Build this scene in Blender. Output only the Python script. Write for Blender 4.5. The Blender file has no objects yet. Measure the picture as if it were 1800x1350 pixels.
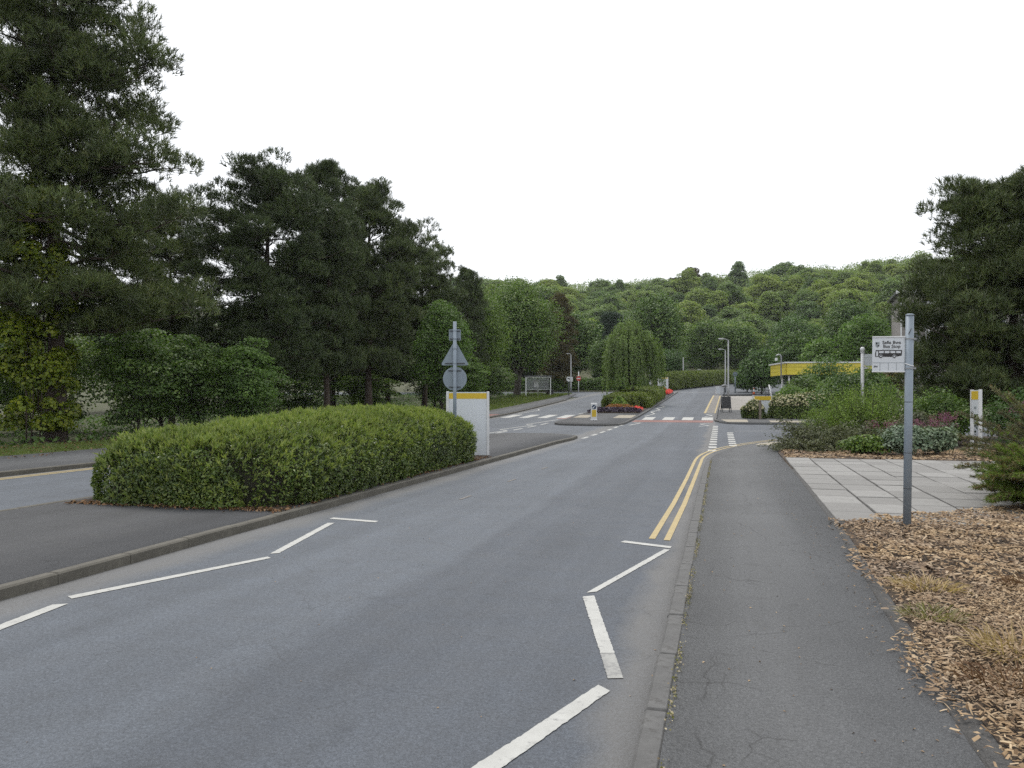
import bpy, math, random
import numpy as np
from mathutils import Vector, Matrix

R = math.radians
PI = math.pi
random.seed(7)
scene = bpy.context.scene
COL = scene.collection

# ------------------------------------------------------------------ camera
# the road runs along +Y; the camera stands on the right-hand pavement
YAW = math.atan(367 / 1400)
cam = bpy.data.cameras.new('camera')
cam.sensor_width = 36.0
cam.lens = 28.0
cam.shift_y = 0.0139
cam.clip_start = 0.05
cam.clip_end = 3000
camo = bpy.data.objects.new('camera', cam)
COL.objects.link(camo)
camo.location = (0, 0, 1.7)
camo.rotation_euler = (R(90), 0, YAW)
scene.camera = camo

# ------------------------------------------------------------------ sky and sun (bright overcast)
SUN_AZ, SUN_EL = R(-25), R(62)
world = bpy.data.worlds.new('World')
scene.world = world
world.use_nodes = True
wn, wl = world.node_tree.nodes, world.node_tree.links
wn.clear()
wo = wn.new('ShaderNodeOutputWorld')
wb = wn.new('ShaderNodeBackground')
wb.inputs['Strength'].default_value = 0.1
sky = wn.new('ShaderNodeTexSky')
sky.sky_type = 'NISHITA'
sky.sun_disc = False
sky.sun_elevation = SUN_EL
sky.sun_rotation = SUN_AZ
sky.air_density = 1.0
sky.dust_density = 4.0
cl = wn.new('ShaderNodeTexNoise')
cl.inputs['Scale'].default_value = 2.2
cl.inputs['Detail'].default_value = 6
cr = wn.new('ShaderNodeValToRGB')
cr.color_ramp.elements[0].position = 0.3
cr.color_ramp.elements[0].color = (10.6, 10.8, 11.2, 1)
cr.color_ramp.elements[1].position = 0.75
cr.color_ramp.elements[1].color = (11.8, 12.0, 12.3, 1)
wm = wn.new('ShaderNodeMixRGB')
wm.inputs[0].default_value = 0.88
wl.new(cl.outputs['Fac'], cr.inputs['Fac'])
wl.new(sky.outputs['Color'], wm.inputs[1])
wl.new(cr.outputs['Color'], wm.inputs[2])
wl.new(wm.outputs['Color'], wb.inputs['Color'])
wl.new(wb.outputs['Background'], wo.inputs['Surface'])

sl = bpy.data.lights.new('sun', 'SUN')
sl.energy = 1.5
sl.angle = R(25)
sl.color = (1.0, 0.96, 0.9)
so = bpy.data.objects.new('sun', sl)
COL.objects.link(so)
sdir = Vector((math.sin(SUN_AZ) * math.cos(SUN_EL), math.cos(SUN_AZ) * math.cos(SUN_EL), math.sin(SUN_EL)))
so.rotation_euler = sdir.to_track_quat('Z', 'Y').to_euler()
so.location = (0, 0, 60)

vs = scene.view_settings
vs.view_transform = 'Standard'
vs.look = 'None'
vs.exposure = 0.3
vs.gamma = 1.0
scene.cycles.use_denoising = False
scene.cycles.sample_clamp_indirect = 4.0
vs.use_curve_mapping = False
scene.cycles.max_bounces = 8
scene.cycles.diffuse_bounces = 4
scene.cycles.transparent_max_bounces = 12

# ------------------------------------------------------------------ terrain
def _g(y):
    return 0.042 * ((y - 45) / 2 + np.sqrt((y - 45) ** 2 + 144) / 2)

def zt(x, y):
    """height of the ground: flat near the camera, 4 % rise further up, then the wooded hill"""
    x = np.asarray(x, float); y = np.asarray(y, float)
    yy = np.clip(y, 0, 150)
    z = _g(yy) - _g(0.0)
    t = np.clip((y - 150) / 205.0, 0, 1)
    s = t * t * (3 - 2 * t) * 0.45 + t * 0.55
    crest = np.interp(x, [-140, -55, -4, 44, 78, 140], [44, 43.5, 42, 42, 46, 48])
    return z + s * crest + np.sin(x * 0.035) * s * 2.0

def ztf(x, y):
    return float(zt(x, y))

# ------------------------------------------------------------------ mesh helpers
def fast_mesh(name, V, F, smooth=False):
    V = np.asarray(V, np.float32).reshape(-1, 3)
    F = np.asarray(F, np.int32)
    n, k = F.shape
    me = bpy.data.meshes.new(name)
    me.vertices.add(len(V))
    me.vertices.foreach_set('co', V.ravel())
    me.loops.add(n * k)
    me.loops.foreach_set('vertex_index', F.ravel())
    me.polygons.add(n)
    me.polygons.foreach_set('loop_start', np.arange(0, n * k, k, dtype=np.int32))
    me.polygons.foreach_set('loop_total', np.full(n, k, np.int32))
    if smooth:
        me.polygons.foreach_set('use_smooth', np.ones(n, bool))
    me.update(calc_edges=True)
    return me

class MB:
    """collects boxes, tubes and plates of ONE piece, then links them as one mesh object"""
    def __init__(s):
        s.v = []; s.f = []; s.sm = []
    def add(s, vs, fs, smooth=False):
        o = len(s.v)
        s.v += [tuple(p) for p in vs]
        s.f += [tuple(i + o for i in f) for f in fs]
        s.sm += [smooth] * len(fs)
        return s
    def box(s, c, d, rz=0.0, bev=0.0, M=None):
        x, y, z = d[0] / 2, d[1] / 2, d[2] / 2
        if bev <= 0:
            P = [(-x, -y, -z), (x, -y, -z), (x, y, -z), (-x, y, -z), (-x, -y, z), (x, -y, z), (x, y, z), (-x, y, z)]
            F = [(0, 3, 2, 1), (4, 5, 6, 7), (0, 1, 5, 4), (1, 2, 6, 5), (2, 3, 7, 6), (3, 0, 4, 7)]
        else:
            b = min(bev, z * 0.9)
            P = []
            for (dx, dz) in ((0, -z), (0, z - b), (b, z)):
                P += [(-x + dx, -y + dx, dz), (x - dx, -y + dx, dz), (x - dx, y - dx, dz), (-x + dx, y - dx, dz)]
            F = [(0, 3, 2, 1), (8, 9, 10, 11)]
            for k in (0, 4):
                for i in range(4):
                    j = (i + 1) % 4
                    F.append((k + i, k + j, k + 4 + j, k + 4 + i))
        cs, sn = math.cos(rz), math.sin(rz)
        if M is None:
            Q = [(c[0] + p[0] * cs - p[1] * sn, c[1] + p[0] * sn + p[1] * cs, c[2] + p[2]) for p in P]
        else:
            Q = [tuple(M @ Vector((c[0] + p[0], c[1] + p[1], c[2] + p[2]))) for p in P]
        return s.add(Q, F)
    def tube(s, pts, rad, n=8, cap=True):
        pts = [Vector(p) for p in pts]
        if not hasattr(rad, '__len__'):
            rad = [rad] * len(pts)
        P = []; F = []
        for i, p in enumerate(pts):
            d = (pts[min(i + 1, len(pts) - 1)] - pts[max(i - 1, 0)]).normalized()
            a = d.cross(Vector((0, 0, 1)) if abs(d.z) < 0.9 else Vector((1, 0, 0))).normalized()
            b = d.cross(a)
            for k in range(n):
                t = 2 * PI * k / n
                P.append(tuple(p + (a * math.cos(t) + b * math.sin(t)) * rad[i]))
        for i in range(len(pts) - 1):
            for k in range(n):
                k2 = (k + 1) % n
                F.append((i * n + k, i * n + k2, (i + 1) * n + k2, (i + 1) * n + k))
        s.add(P, F, True)
        if cap:
            o = len(s.v) - len(P)
            s.f += [tuple(o + k for k in range(n))[::-1], tuple(o + (len(pts) - 1) * n + k for k in range(n))]
            s.sm += [False, False]
        return s
    def plate(s, poly, th, M):
        """outline poly (x,z) extruded th along local y, transformed by M"""
        n = len(poly)
        P = [tuple(M @ Vector((p[0], -th / 2, p[1]))) for p in poly] + [tuple(M @ Vector((p[0], th / 2, p[1]))) for p in poly]
        F = [tuple(range(n)), tuple(range(2 * n - 1, n - 1, -1))]
        for i in range(n):
            j = (i + 1) % n
            F.append((j, i, n + i, n + j))
        return s.add(P, F)
    def sphere(s, c, r, n=10, sq=(1, 1, 1)):
        P = []; F = []
        m = n // 2 + 1
        for i in range(m + 1):
            a = -PI / 2 + PI * i / m
            for k in range(n):
                t = 2 * PI * k / n
                P.append((c[0] + r * sq[0] * math.cos(a) * math.cos(t), c[1] + r * sq[1] * math.cos(a) * math.sin(t), c[2] + r * sq[2] * math.sin(a)))
        for i in range(m):
            for k in range(n):
                k2 = (k + 1) % n
                F.append((i * n + k, i * n + k2, (i + 1) * n + k2, (i + 1) * n + k))
        return s.add(P, F, True)
    def mesh(s, name):
        me = bpy.data.meshes.new(name)
        me.from_pydata(s.v, [], s.f)
        me.polygons.foreach_set('use_smooth', s.sm)
        me.update()
        return me
    def build(s, name, mat, parent=None):
        return link(name, s.mesh(name), mat, parent)

def link(name, me, mat, parent=None):
    o = bpy.data.objects.new(name, me)
    if mat is not None and len(me.materials) == 0:
        me.materials.append(mat)
    COL.objects.link(o)
    if parent is not None:
        o.parent = parent
    return o

def tag(o, label=None, cat=None, group=None, kind=None):
    if label: o['label'] = label
    if cat: o['category'] = cat
    if group: o['group'] = group
    if kind: o['kind'] = kind
    return o

def thing(name, label, cat, loc=(0, 0, 0), rz=0.0, group=None):
    o = bpy.data.objects.new(name, None)
    o.empty_display_size = 0.2
    COL.objects.link(o)
    o.location = loc
    o.rotation_euler = (0, 0, rz)
    return tag(o, label, cat, group)

def copy_tree(o, loc, rz=0.0, sc=(1, 1, 1), label=None, group=None, parent=None):
    c = o.copy()
    COL.objects.link(c)
    c.location = loc
    c.rotation_euler = (0, 0, rz)
    c.scale = sc
    if label: c['label'] = label
    if group: c['group'] = group
    for ch in o.children:
        d = ch.copy(); COL.objects.link(d); d.parent = c
        for g in ch.children:
            e = g.copy(); COL.objects.link(e); e.parent = d
    return c

# ------------------------------------------------------------------ materials
def new_mat(name):
    m = bpy.data.materials.new(name)
    m.use_nodes = True
    nt = m.node_tree
    nt.nodes.clear()
    out = nt.nodes.new('ShaderNodeOutputMaterial')
    p = nt.nodes.new('ShaderNodeBsdfPrincipled')
    nt.links.new(p.outputs[0], out.inputs[0])
    return m, nt, p, out

def noise(nt, scale, detail=4, rough=0.55, vec=None):
    n = nt.nodes.new('ShaderNodeTexNoise')
    n.inputs['Scale'].default_value = scale
    n.inputs['Detail'].default_value = detail
    n.inputs['Roughness'].default_value = rough
    if vec is not None:
        nt.links.new(vec, n.inputs['Vector'])
    return n.outputs['Fac']

def ramp(nt, fac, stops):
    r = nt.nodes.new('ShaderNodeValToRGB')
    e = r.color_ramp.elements
    while len(e) < len(stops):
        e.new(0.5)
    for i, (p, c) in enumerate(stops):
        e[i].position = p
        e[i].color = (c[0], c[1], c[2], 1) if hasattr(c, '__len__') else (c, c, c, 1)
    nt.links.new(fac, r.inputs['Fac'])
    return r.outputs['Color']

def mix(nt, fac, a, b, mode='MIX'):
    m = nt.nodes.new('ShaderNodeMixRGB')
    m.blend_type = mode
    for i, v in ((0, fac), (1, a), (2, b)):
        if hasattr(v, 'is_linked'):
            nt.links.new(v, m.inputs[i])
        elif i == 0:
            m.inputs[0].default_value = v
        else:
            m.inputs[i].default_value = (v[0], v[1], v[2], 1)
    return m.outputs[0]

def math_n(nt, op, a, b=None):
    m = nt.nodes.new('ShaderNodeMath')
    m.operation = op
    for i, v in enumerate((a, b)):
        if v is None: continue
        if hasattr(v, 'is_linked'):
            nt.links.new(v, m.inputs[i])
        else:
            m.inputs[i].default_value = v
    return m.outputs[0]

def bump(nt, p, h, strength, dist):
    b = nt.nodes.new('ShaderNodeBump')
    b.inputs['Strength'].default_value = strength
    b.inputs['Distance'].default_value = dist
    nt.links.new(h, b.inputs['Height'])
    nt.links.new(b.outputs[0], p.inputs['Normal'])

def objvec(nt):
    return nt.nodes.new('ShaderNodeTexCoord').outputs['Object']

def plain(name, col, rough=0.5, metal=0.0, var=0.12, scale=6.0, bmp=0.0, dirt=None):
    col = tuple(c * 0.81 for c in col)
    dirt = tuple(c * 0.81 for c in dirt) if dirt else None
    m, nt, p, _ = new_mat(name)
    v = objvec(nt)
    n = noise(nt, scale, 5, 0.6, v)
    lo = tuple(c * (1 - var) for c in col)
    hi = tuple(min(1, c * (1 + var)) for c in col)
    c = ramp(nt, n, [(0.3, lo), (0.7, hi)])
    if dirt:
        f = ramp(nt, noise(nt, scale * 2.3, 6, 0.7, v), [(0.52, 0.0), (0.72, 0.75)])
        c = mix(nt, f, c, dirt)
    nt.links.new(c, p.inputs['Base Color'])
    p.inputs['Roughness'].default_value = rough
    p.inputs['Metallic'].default_value = metal
    if bmp:
        bump(nt, p, noise(nt, scale * 12, 4, 0.6, v), bmp, 0.01)
    return m

def asphalt(name, base, seam=None, cracks=0.0, spec=0.35, patch=0.10):
    base = tuple(b * 0.81 for b in base)
    m, nt, p, _ = new_mat(name)
    v = objvec(nt)
    big = noise(nt, 0.35, 5, 0.6, v)
    mid = noise(nt, 3.0, 5, 0.65, v)
    fine = noise(nt, 130, 3, 0.7, v)
    grit = nt.nodes.new('ShaderNodeTexVoronoi')
    grit.inputs['Scale'].default_value = 75
    nt.links.new(v, grit.inputs['Vector'])
    c = ramp(nt, big, [(0.3, tuple(b * (1 - patch) for b in base)), (0.7, tuple(b * (1 + patch) for b in base))])
    c = mix(nt, 0.5, c, ramp(nt, mid, [(0.3, 0.36), (0.7, 0.64)]), 'OVERLAY')
    c = mix(nt, 1.0, c, ramp(nt, fine, [(0.30, 0.60), (0.50, 0.99), (0.72, 1.42)]), 'MULTIPLY')
    c = mix(nt, 1.0, c, ramp(nt, noise(nt, 45, 4, 0.75, v), [(0.33, 0.72), (0.68, 1.28)]), 'MULTIPLY')
    c = mix(nt, ramp(nt, grit.outputs['Distance'], [(0.0, 0.40), (0.20, 0.0)]), c, (0.34, 0.34, 0.33))
    mp = nt.nodes.new('ShaderNodeMapping')
    mp.inputs['Scale'].default_value = (1.5, 0.07, 1.0)
    nt.links.new(v, mp.inputs['Vector'])
    c = mix(nt, 1.0, c, ramp(nt, noise(nt, 1.0, 4, 0.6, mp.outputs[0]), [(0.35, 0.88), (0.65, 1.10)]), 'MULTIPLY')
    spot = ramp(nt, noise(nt, 2.3, 7, 0.62, v), [(0.60, 0.0), (0.74, 0.45)])
    c = mix(nt, spot, c, tuple(b * 0.55 for b in base))
    if seam is not None:
        sep = nt.nodes.new('ShaderNodeSeparateXYZ')
        nt.links.new(v, sep.inputs[0])
        wob = math_n(nt, 'MULTIPLY', math_n(nt, 'SUBTRACT', noise(nt, 0.6, 4, 0.6, v), 0.5), 0.7)
        xs = math_n(nt, 'ADD', sep.outputs[0], wob)
        mr = nt.nodes.new('ShaderNodeMapRange')
        mr.inputs['From Min'].default_value = seam - 0.10
        mr.inputs['From Max'].default_value = seam + 0.10
        nt.links.new(xs, mr.inputs['Value'])
        c = mix(nt, math_n(nt, 'MULTIPLY', mr.outputs[0], 0.9), c, (0.80, 0.80, 0.81), 'MULTIPLY')
        # gutters: dusty paler strips beside the kerbs
        for (kx, w) in ((-5.75, 0.55), (-0.45, 0.30), (-14.9, 0.6)):
            d = math_n(nt, 'ABSOLUTE', math_n(nt, 'SUBTRACT', xs, kx))
            f = nt.nodes.new('ShaderNodeMapRange')
            f.inputs['From Min'].default_value = w
            f.inputs['From Max'].default_value = w * 0.35
            nt.links.new(d, f.inputs['Value'])
            c = mix(nt, math_n(nt, 'MULTIPLY', f.outputs[0], 0.38), c, (0.20, 0.185, 0.16))
    if cracks > 0:
        for sc_, lim, msk in ((0.55, 0.016, (0.45, 0.54)), (1.3, 0.016, (0.54, 0.62))):
            vor = nt.nodes.new('ShaderNodeTexVoronoi')
            vor.feature = 'DISTANCE_TO_EDGE'
            vor.inputs['Scale'].default_value = sc_
            dv = nt.nodes.new('ShaderNodeMixRGB')
            dv.blend_type = 'ADD'
            dv.inputs[0].default_value = 0.25
            nn = nt.nodes.new('ShaderNodeTexNoise')
            nn.inputs['Scale'].default_value = 4.0
            nn.inputs['Detail'].default_value = 6
            nt.links.new(v, nn.inputs['Vector'])
            nt.links.new(v, dv.inputs[1])
            nt.links.new(nn.outputs['Color'], dv.inputs[2])
            nt.links.new(dv.outputs[0], vor.inputs['Vector'])
            f = ramp(nt, vor.outputs['Distance'], [(0.0, 1.0), (lim * sc_ * 0.6, 0.0)])
            g = ramp(nt, noise(nt, 0.8 + sc_, 3, 0.5, v), [(msk[0], 0.0), (msk[1], 1.0)])
            c = mix(nt, math_n(nt, 'MULTIPLY', math_n(nt, 'MULTIPLY', f, g), cracks), c, (0.018, 0.017, 0.016))
    nt.links.new(c, p.inputs['Base Color'])
    nt.links.new(ramp(nt, mid, [(0.3, 0.62), (0.7, 0.82)]), p.inputs['Roughness'])
    p.inputs['Specular IOR Level'].default_value = spec
    bump(nt, p, math_n(nt, 'ADD', fine, grit.outputs['Distance']), 0.5, 0.006)
    return m

def paint(name, col, wear=(0.60, 0.68)):
    """thermoplastic road paint: thin spots show the tarmac"""
    m, nt, p, _ = new_mat(name)
    v = objvec(nt)
    c = ramp(nt, noise(nt, 5, 6, 0.7, v), [(0.25, tuple(x * 0.80 for x in col)), (0.65, col)])
    f = ramp(nt, noise(nt, 14, 8, 0.75, v), [(wear[0], 0.0), (wear[1], 0.8)])
    c = mix(nt, f, c, (0.16, 0.16, 0.16))
    f2 = ramp(nt, noise(nt, 90, 3, 0.7, v), [(0.62, 0.0), (0.72, 0.45)])
    c = mix(nt, f2, c, (0.2, 0.2, 0.2))
    nt.links.new(c, p.inputs['Base Color'])
    p.inputs['Roughness'].default_value = 0.7
    bump(nt, p, noise(nt, 120, 3, 0.6, v), 0.3, 0.004)
    return m

def leafmat(name, cols, trans=0.25, rough=0.55, objvar=0.25, patch=0.35, pscale=0.9, spec=0.3, gain=1.35):
    """leaves: colour varies from leaf to leaf, from clump to clump and from plant to plant"""
    m, nt, p, out = new_mat(name)
    cols = [tuple(x * gain for x in c_) for c_ in cols]
    geo = nt.nodes.new('ShaderNodeNewGeometry')
    n = len(cols)
    c = ramp(nt, geo.outputs['Random Per Island'], [(i / max(1, n - 1), cols[i]) for i in range(n)])
    v = objvec(nt)
    pn = noise(nt, pscale, 3, 0.55, v)
    c = mix(nt, 1.0, c, ramp(nt, pn, [(0.3, (1 - patch, 1 - patch, 1 - patch * 0.8)), (0.7, (1 + patch, 1 + patch * 0.85, 1 + patch * 0.3))]), 'MULTIPLY')
    if objvar:
        oi = nt.nodes.new('ShaderNodeObjectInfo')
        c = mix(nt, 1.0, c, ramp(nt, oi.outputs['Random'], [(0, (1 - objvar, 1 - objvar * 0.8, 1 - objvar * 0.3)), (0.5, (1, 1, 1)), (1, (1 + objvar * 1.1, 1 + objvar * 0.7, 1 - objvar * 0.3))]), 'MULTIPLY')
    nt.links.new(c, p.inputs['Base Color'])
    p.inputs['Roughness'].default_value = rough
    p.inputs['Specular IOR Level'].default_value = spec
    if trans > 0:
        t = nt.nodes.new('ShaderNodeBsdfTranslucent')
        nt.links.new(mix(nt, 1.0, c, (1.1, 1.25, 0.6), 'MULTIPLY'), t.inputs['Color'])
        ms = nt.nodes.new('ShaderNodeMixShader')
        ms.inputs[0].default_value = trans
        nt.links.new(p.outputs[0], ms.inputs[1])
        nt.links.new(t.outputs[0], ms.inputs[2])
        nt.links.new(ms.outputs[0], out.inputs[0])
    return m

MT = {}
MT['road'] = asphalt('road_tarmac', (0.110, 0.124, 0.144), seam=-2.75, cracks=0.25)
MT['island'] = asphalt('island_tarmac', (0.075, 0.077, 0.081), cracks=0.3, spec=0.3)
MT['pavement'] = asphalt('pavement_tarmac', (0.108, 0.111, 0.114), cracks=0.55, spec=0.3, patch=0.16)
MT['edge_tar'] = asphalt('edging_tarmac', (0.072, 0.070, 0.067), cracks=0.6)
MT['bay'] = asphalt('bay_tarmac', (0.20, 0.185, 0.165))
MT['red'] = asphalt('red_surfacing', (0.27, 0.13, 0.11))
MT['white'] = paint('white_road_paint', (0.43, 0.43, 0.405), (0.56, 0.68))
MT['white_worn'] = paint('worn_road_paint', (0.33, 0.33, 0.31), (0.46, 0.62))
MT['yellow'] = paint('yellow_road_paint', (0.40, 0.315, 0.15), (0.62, 0.72))
MT['kerb'] = plain('kerb_concrete', (0.120, 0.112, 0.092), 0.85, 0, 0.22, 5, 0.4, (0.06, 0.055, 0.045))
MT['kerb_dark'] = plain('kerb_weathered', (0.122, 0.121, 0.118), 0.85, 0, 0.22, 7, 0.4, (0.04, 0.036, 0.03))
MT['slab'] = plain('slab_concrete', (0.40, 0.385, 0.36), 0.85, 0, 0.10, 4, 0.3, (0.27, 0.26, 0.24))
MT['concrete'] = plain('pale_concrete', (0.36, 0.34, 0.31), 0.85, 0, 0.14, 1.5, 0.3, (0.25, 0.23, 0.2))
MT['tactile'] = plain('tactile_buff', (0.36, 0.32, 0.25), 0.85, 0, 0.1, 6, 0.3)
MT['soil'] = plain('bark_soil', (0.075, 0.052, 0.034), 0.95, 0, 0.5, 28, 1.0, (0.19, 0.135, 0.085))
MT['galv'] = plain('galvanised_grey', (0.25, 0.30, 0.35), 0.5, 0.2, 0.07, 8, 0.05)
MT['galv_dark'] = plain('dark_grey_metal', (0.07, 0.075, 0.08), 0.5, 0.3, 0.1, 8)
MT['lamp_metal'] = plain('lamp_column_steel', (0.34, 0.35, 0.36), 0.45, 0.4, 0.1, 5)
MT['white_paint'] = plain('white_gloss', (0.76, 0.77, 0.78), 0.4, 0, 0.05, 3, 0, (0.62, 0.62, 0.58))
MT['panel_white'] = plain('white_sign_face', (0.70, 0.74, 0.78), 0.35, 0, 0.03, 2)
MT['yel'] = plain('yellow_enamel', (0.70, 0.49, 0.03), 0.4, 0, 0.05, 3)
MT['fascia_yel'] = plain('yellow_fascia', (0.74, 0.62, 0.06), 0.45, 0, 0.08, 2, 0, (0.55, 0.46, 0.08))
MT['black'] = plain('black_ink', (0.018, 0.018, 0.02), 0.5, 0, 0.1, 8)
MT['greyink'] = plain('grey_ink', (0.30, 0.34, 0.36), 0.5, 0, 0.1, 8)
MT['blue'] = plain('blue_sign', (0.02, 0.05, 0.11), 0.4, 0, 0.05, 8)
MT['redsign'] = plain('red_sign', (0.55, 0.04, 0.03), 0.4, 0, 0.05, 8)
MT['orange'] = plain('orange_cone', (0.70, 0.14, 0.03), 0.5, 0, 0.05, 8)
MT['brick'] = plain('grey_render', (0.29, 0.27, 0.255), 0.9, 0, 0.1, 4, 0.3)
MT['wood'] = plain('weathered_wood', (0.19, 0.16, 0.125), 0.8, 0, 0.2, 6, 0.3)
MT['bark'] = plain('pine_bark', (0.075, 0.055, 0.042), 0.95, 0, 0.4, 7, 1.0, (0.035, 0.028, 0.024))
MT['bark2'] = plain('grey_bark', (0.085, 0.075, 0.06), 0.95, 0, 0.35, 7, 0.9, (0.04, 0.036, 0.03))
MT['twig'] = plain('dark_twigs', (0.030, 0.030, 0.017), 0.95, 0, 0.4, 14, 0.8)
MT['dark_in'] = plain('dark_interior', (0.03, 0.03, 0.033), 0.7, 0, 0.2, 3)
m, nt, p, _ = new_mat('shelter_glass')
p.inputs['Base Color'].default_value = (0.35, 0.4, 0.4, 1)
p.inputs['Roughness'].default_value = 0.05
p.inputs['Transmission Weight'].default_value = 0.9
MT['glass'] = m
MT['window'] = plain('window_glass', (0.04, 0.05, 0.06), 0.08, 0, 0.1, 2)

# ground: woodland floor with grass and litter
m, nt, p, _ = new_mat('woodland_floor')
v = objvec(nt)
c = ramp(nt, noise(nt, 0.7, 6, 0.65, v), [(0.35, (0.045, 0.05, 0.02)), (0.5, (0.055, 0.065, 0.022)), (0.65, (0.075, 0.06, 0.035))])
c = mix(nt, 0.8, c, ramp(nt, noise(nt, 25, 4, 0.7, v), [(0.3, 0.25), (0.7, 0.75)]), 'OVERLAY')
nt.links.new(c, p.inputs['Base Color'])
p.inputs['Roughness'].default_value = 0.95
bump(nt, p, noise(nt, 20, 5, 0.7, v), 0.8, 0.06)
MT['ground'] = m
m, nt, p, _ = new_mat('verge_turf')
v = objvec(nt)
c = ramp(nt, noise(nt, 0.9, 6, 0.65, v), [(0.35, (0.075, 0.105, 0.022)), (0.55, (0.10, 0.13, 0.03)), (0.68, (0.13, 0.12, 0.05))])
c = mix(nt, 0.7, c, ramp(nt, noise(nt, 40, 4, 0.7, v), [(0.3, 0.25), (0.7, 0.75)]), 'OVERLAY')
nt.links.new(c, p.inputs['Base Color'])
p.inputs['Roughness'].default_value = 0.95
bump(nt, p, noise(nt, 30, 5, 0.7, v), 0.8, 0.04)
MT['turf'] = m

MT['pine'] = leafmat('pine_needles', [(0.043, 0.068, 0.028), (0.058, 0.086, 0.032), (0.072, 0.102, 0.036), (0.090, 0.104, 0.041)], 0.10, 0.5, 0.15, 0.45, 0.9, gain=1.15)
MT['pine_cool'] = leafmat('blue_green_needles', [(0.026, 0.046, 0.030), (0.036, 0.060, 0.038), (0.05, 0.075, 0.045)], 0.08, 0.5, 0.15, 0.25, 0.5)
MT['pine_warm'] = leafmat('brownish_needles', [(0.055, 0.045, 0.022), (0.07, 0.06, 0.028), (0.05, 0.058, 0.024)], 0.08, 0.6, 0.1, 0.3, 0.5)
MT['candle'] = leafmat('pale_candles', [(0.10, 0.12, 0.075), (0.13, 0.14, 0.085)], 0.1, 0.5, 0.0, 0.1)
MT['leaf'] = leafmat('broad_leaves', [(0.055, 0.105, 0.026), (0.080, 0.145, 0.036), (0.11, 0.18, 0.046), (0.14, 0.20, 0.052)], 0.3, 0.5, 0.22, 0.38, 0.6, gain=1.08)
MT['leaf_dark'] = leafmat('dark_leaves', [(0.038, 0.076, 0.022), (0.056, 0.105, 0.028), (0.080, 0.135, 0.038)], 0.3, 0.5, 0.2, 0.3, 0.6)
MT['leaf_bright'] = leafmat('bright_leaves', [(0.080, 0.15, 0.032), (0.11, 0.19, 0.042), (0.15, 0.23, 0.055)], 0.34, 0.5, 0.15, 0.35, 0.6, gain=1.08)
MT['leaf_hill'] = leafmat('hill_leaves', [(0.11, 0.165, 0.055), (0.145, 0.205, 0.068), (0.185, 0.245, 0.082)], 0.36, 0.6, 0.34, 0.22, 0.25, gain=1.15)
MT['leaf_weep'] = leafmat('weeping_leaves', [(0.085, 0.13, 0.045), (0.115, 0.165, 0.055), (0.15, 0.20, 0.07)], 0.4, 0.5, 0.0, 0.25, 0.6)
MT['shoot'] = leafmat('lit_top_new_growth', [(0.095, 0.140, 0.035), (0.140, 0.180, 0.048), (0.20, 0.225, 0.070)], 0.3, 0.5, 0.0, 0.25, 1.1)
MT['leaf_top'] = leafmat('hilltop_leaves', [(0.11, 0.165, 0.055), (0.145, 0.205, 0.068), (0.185, 0.245, 0.082)], 0.36, 0.6, 0.0, 0.42, 0.07, gain=1.08)
MT['ivy'] = leafmat('ivy_leaves', [(0.09, 0.14, 0.016), (0.15, 0.20, 0.020), (0.22, 0.25, 0.028)], 0.35, 0.4, 0.0, 0.4, 0.8, gain=1.05)
MT['hedge'] = leafmat('hedge_leaves', [(0.042, 0.078, 0.018), (0.068, 0.110, 0.025), (0.100, 0.142, 0.033), (0.145, 0.180, 0.045)], 0.2, 0.42, 0.0, 0.34, 1.3, 0.4, 1.1)
MT['hedge_dark'] = leafmat('far_hedge_leaves', [(0.060, 0.085, 0.02), (0.09, 0.12, 0.028), (0.13, 0.16, 0.038)], 0.28, 0.5, 0.12, 0.25, 0.6)
MT['cream'] = leafmat('cream_blossom', [(0.40, 0.37, 0.22), (0.52, 0.48, 0.32)], 0.2, 0.7, 0.0, 0.1, gain=1.0)
MT['silver'] = leafmat('silver_leaves', [(0.09, 0.14, 0.09), (0.14, 0.19, 0.135), (0.21, 0.26, 0.195)], 0.15, 0.7, 0.1, 0.2, gain=1.1)
MT['juniper'] = leafmat('juniper_needles', [(0.065, 0.085, 0.036), (0.10, 0.11, 0.045), (0.16, 0.10, 0.05)], 0.1, 0.6, 0.15, 0.4, 1.6)
MT['juniper_tip'] = leafmat('fresh_juniper', [(0.085, 0.13, 0.022), (0.12, 0.17, 0.03)], 0.2, 0.6, 0.0, 0.2)
MT['broom'] = leafmat('broom_green', [(0.10, 0.16, 0.032), (0.13, 0.20, 0.04), (0.17, 0.235, 0.05)], 0.25, 0.6, 0.1, 0.3, 1.2)
MT['cotone'] = leafmat('dull_leaves', [(0.055, 0.064, 0.036), (0.08, 0.092, 0.045), (0.11, 0.115, 0.06)], 0.15, 0.6, 0.1, 0.3, 1.2)
MT['pink'] = leafmat('pink_flowers', [(0.20, 0.07, 0.14), (0.28, 0.11, 0.19)], 0.2, 0.7, 0.0, 0.2, gain=1.0)
MT['redflower'] = leafmat('red_flowers', [(0.48, 0.06, 0.06), (0.6, 0.10, 0.09)], 0.2, 0.7, 0.0, 0.1)
MT['orangeflower'] = leafmat('orange_flowers', [(0.24, 0.09, 0.03), (0.30, 0.15, 0.04), (0.20, 0.05, 0.035), (0.10, 0.12, 0.03)], 0.2, 0.7, 0.0, 0.1)
MT['purple'] = leafmat('dark_purple_leaves', [(0.035, 0.025, 0.045), (0.05, 0.035, 0.06)], 0.1, 0.6, 0.0, 0.1)
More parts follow.
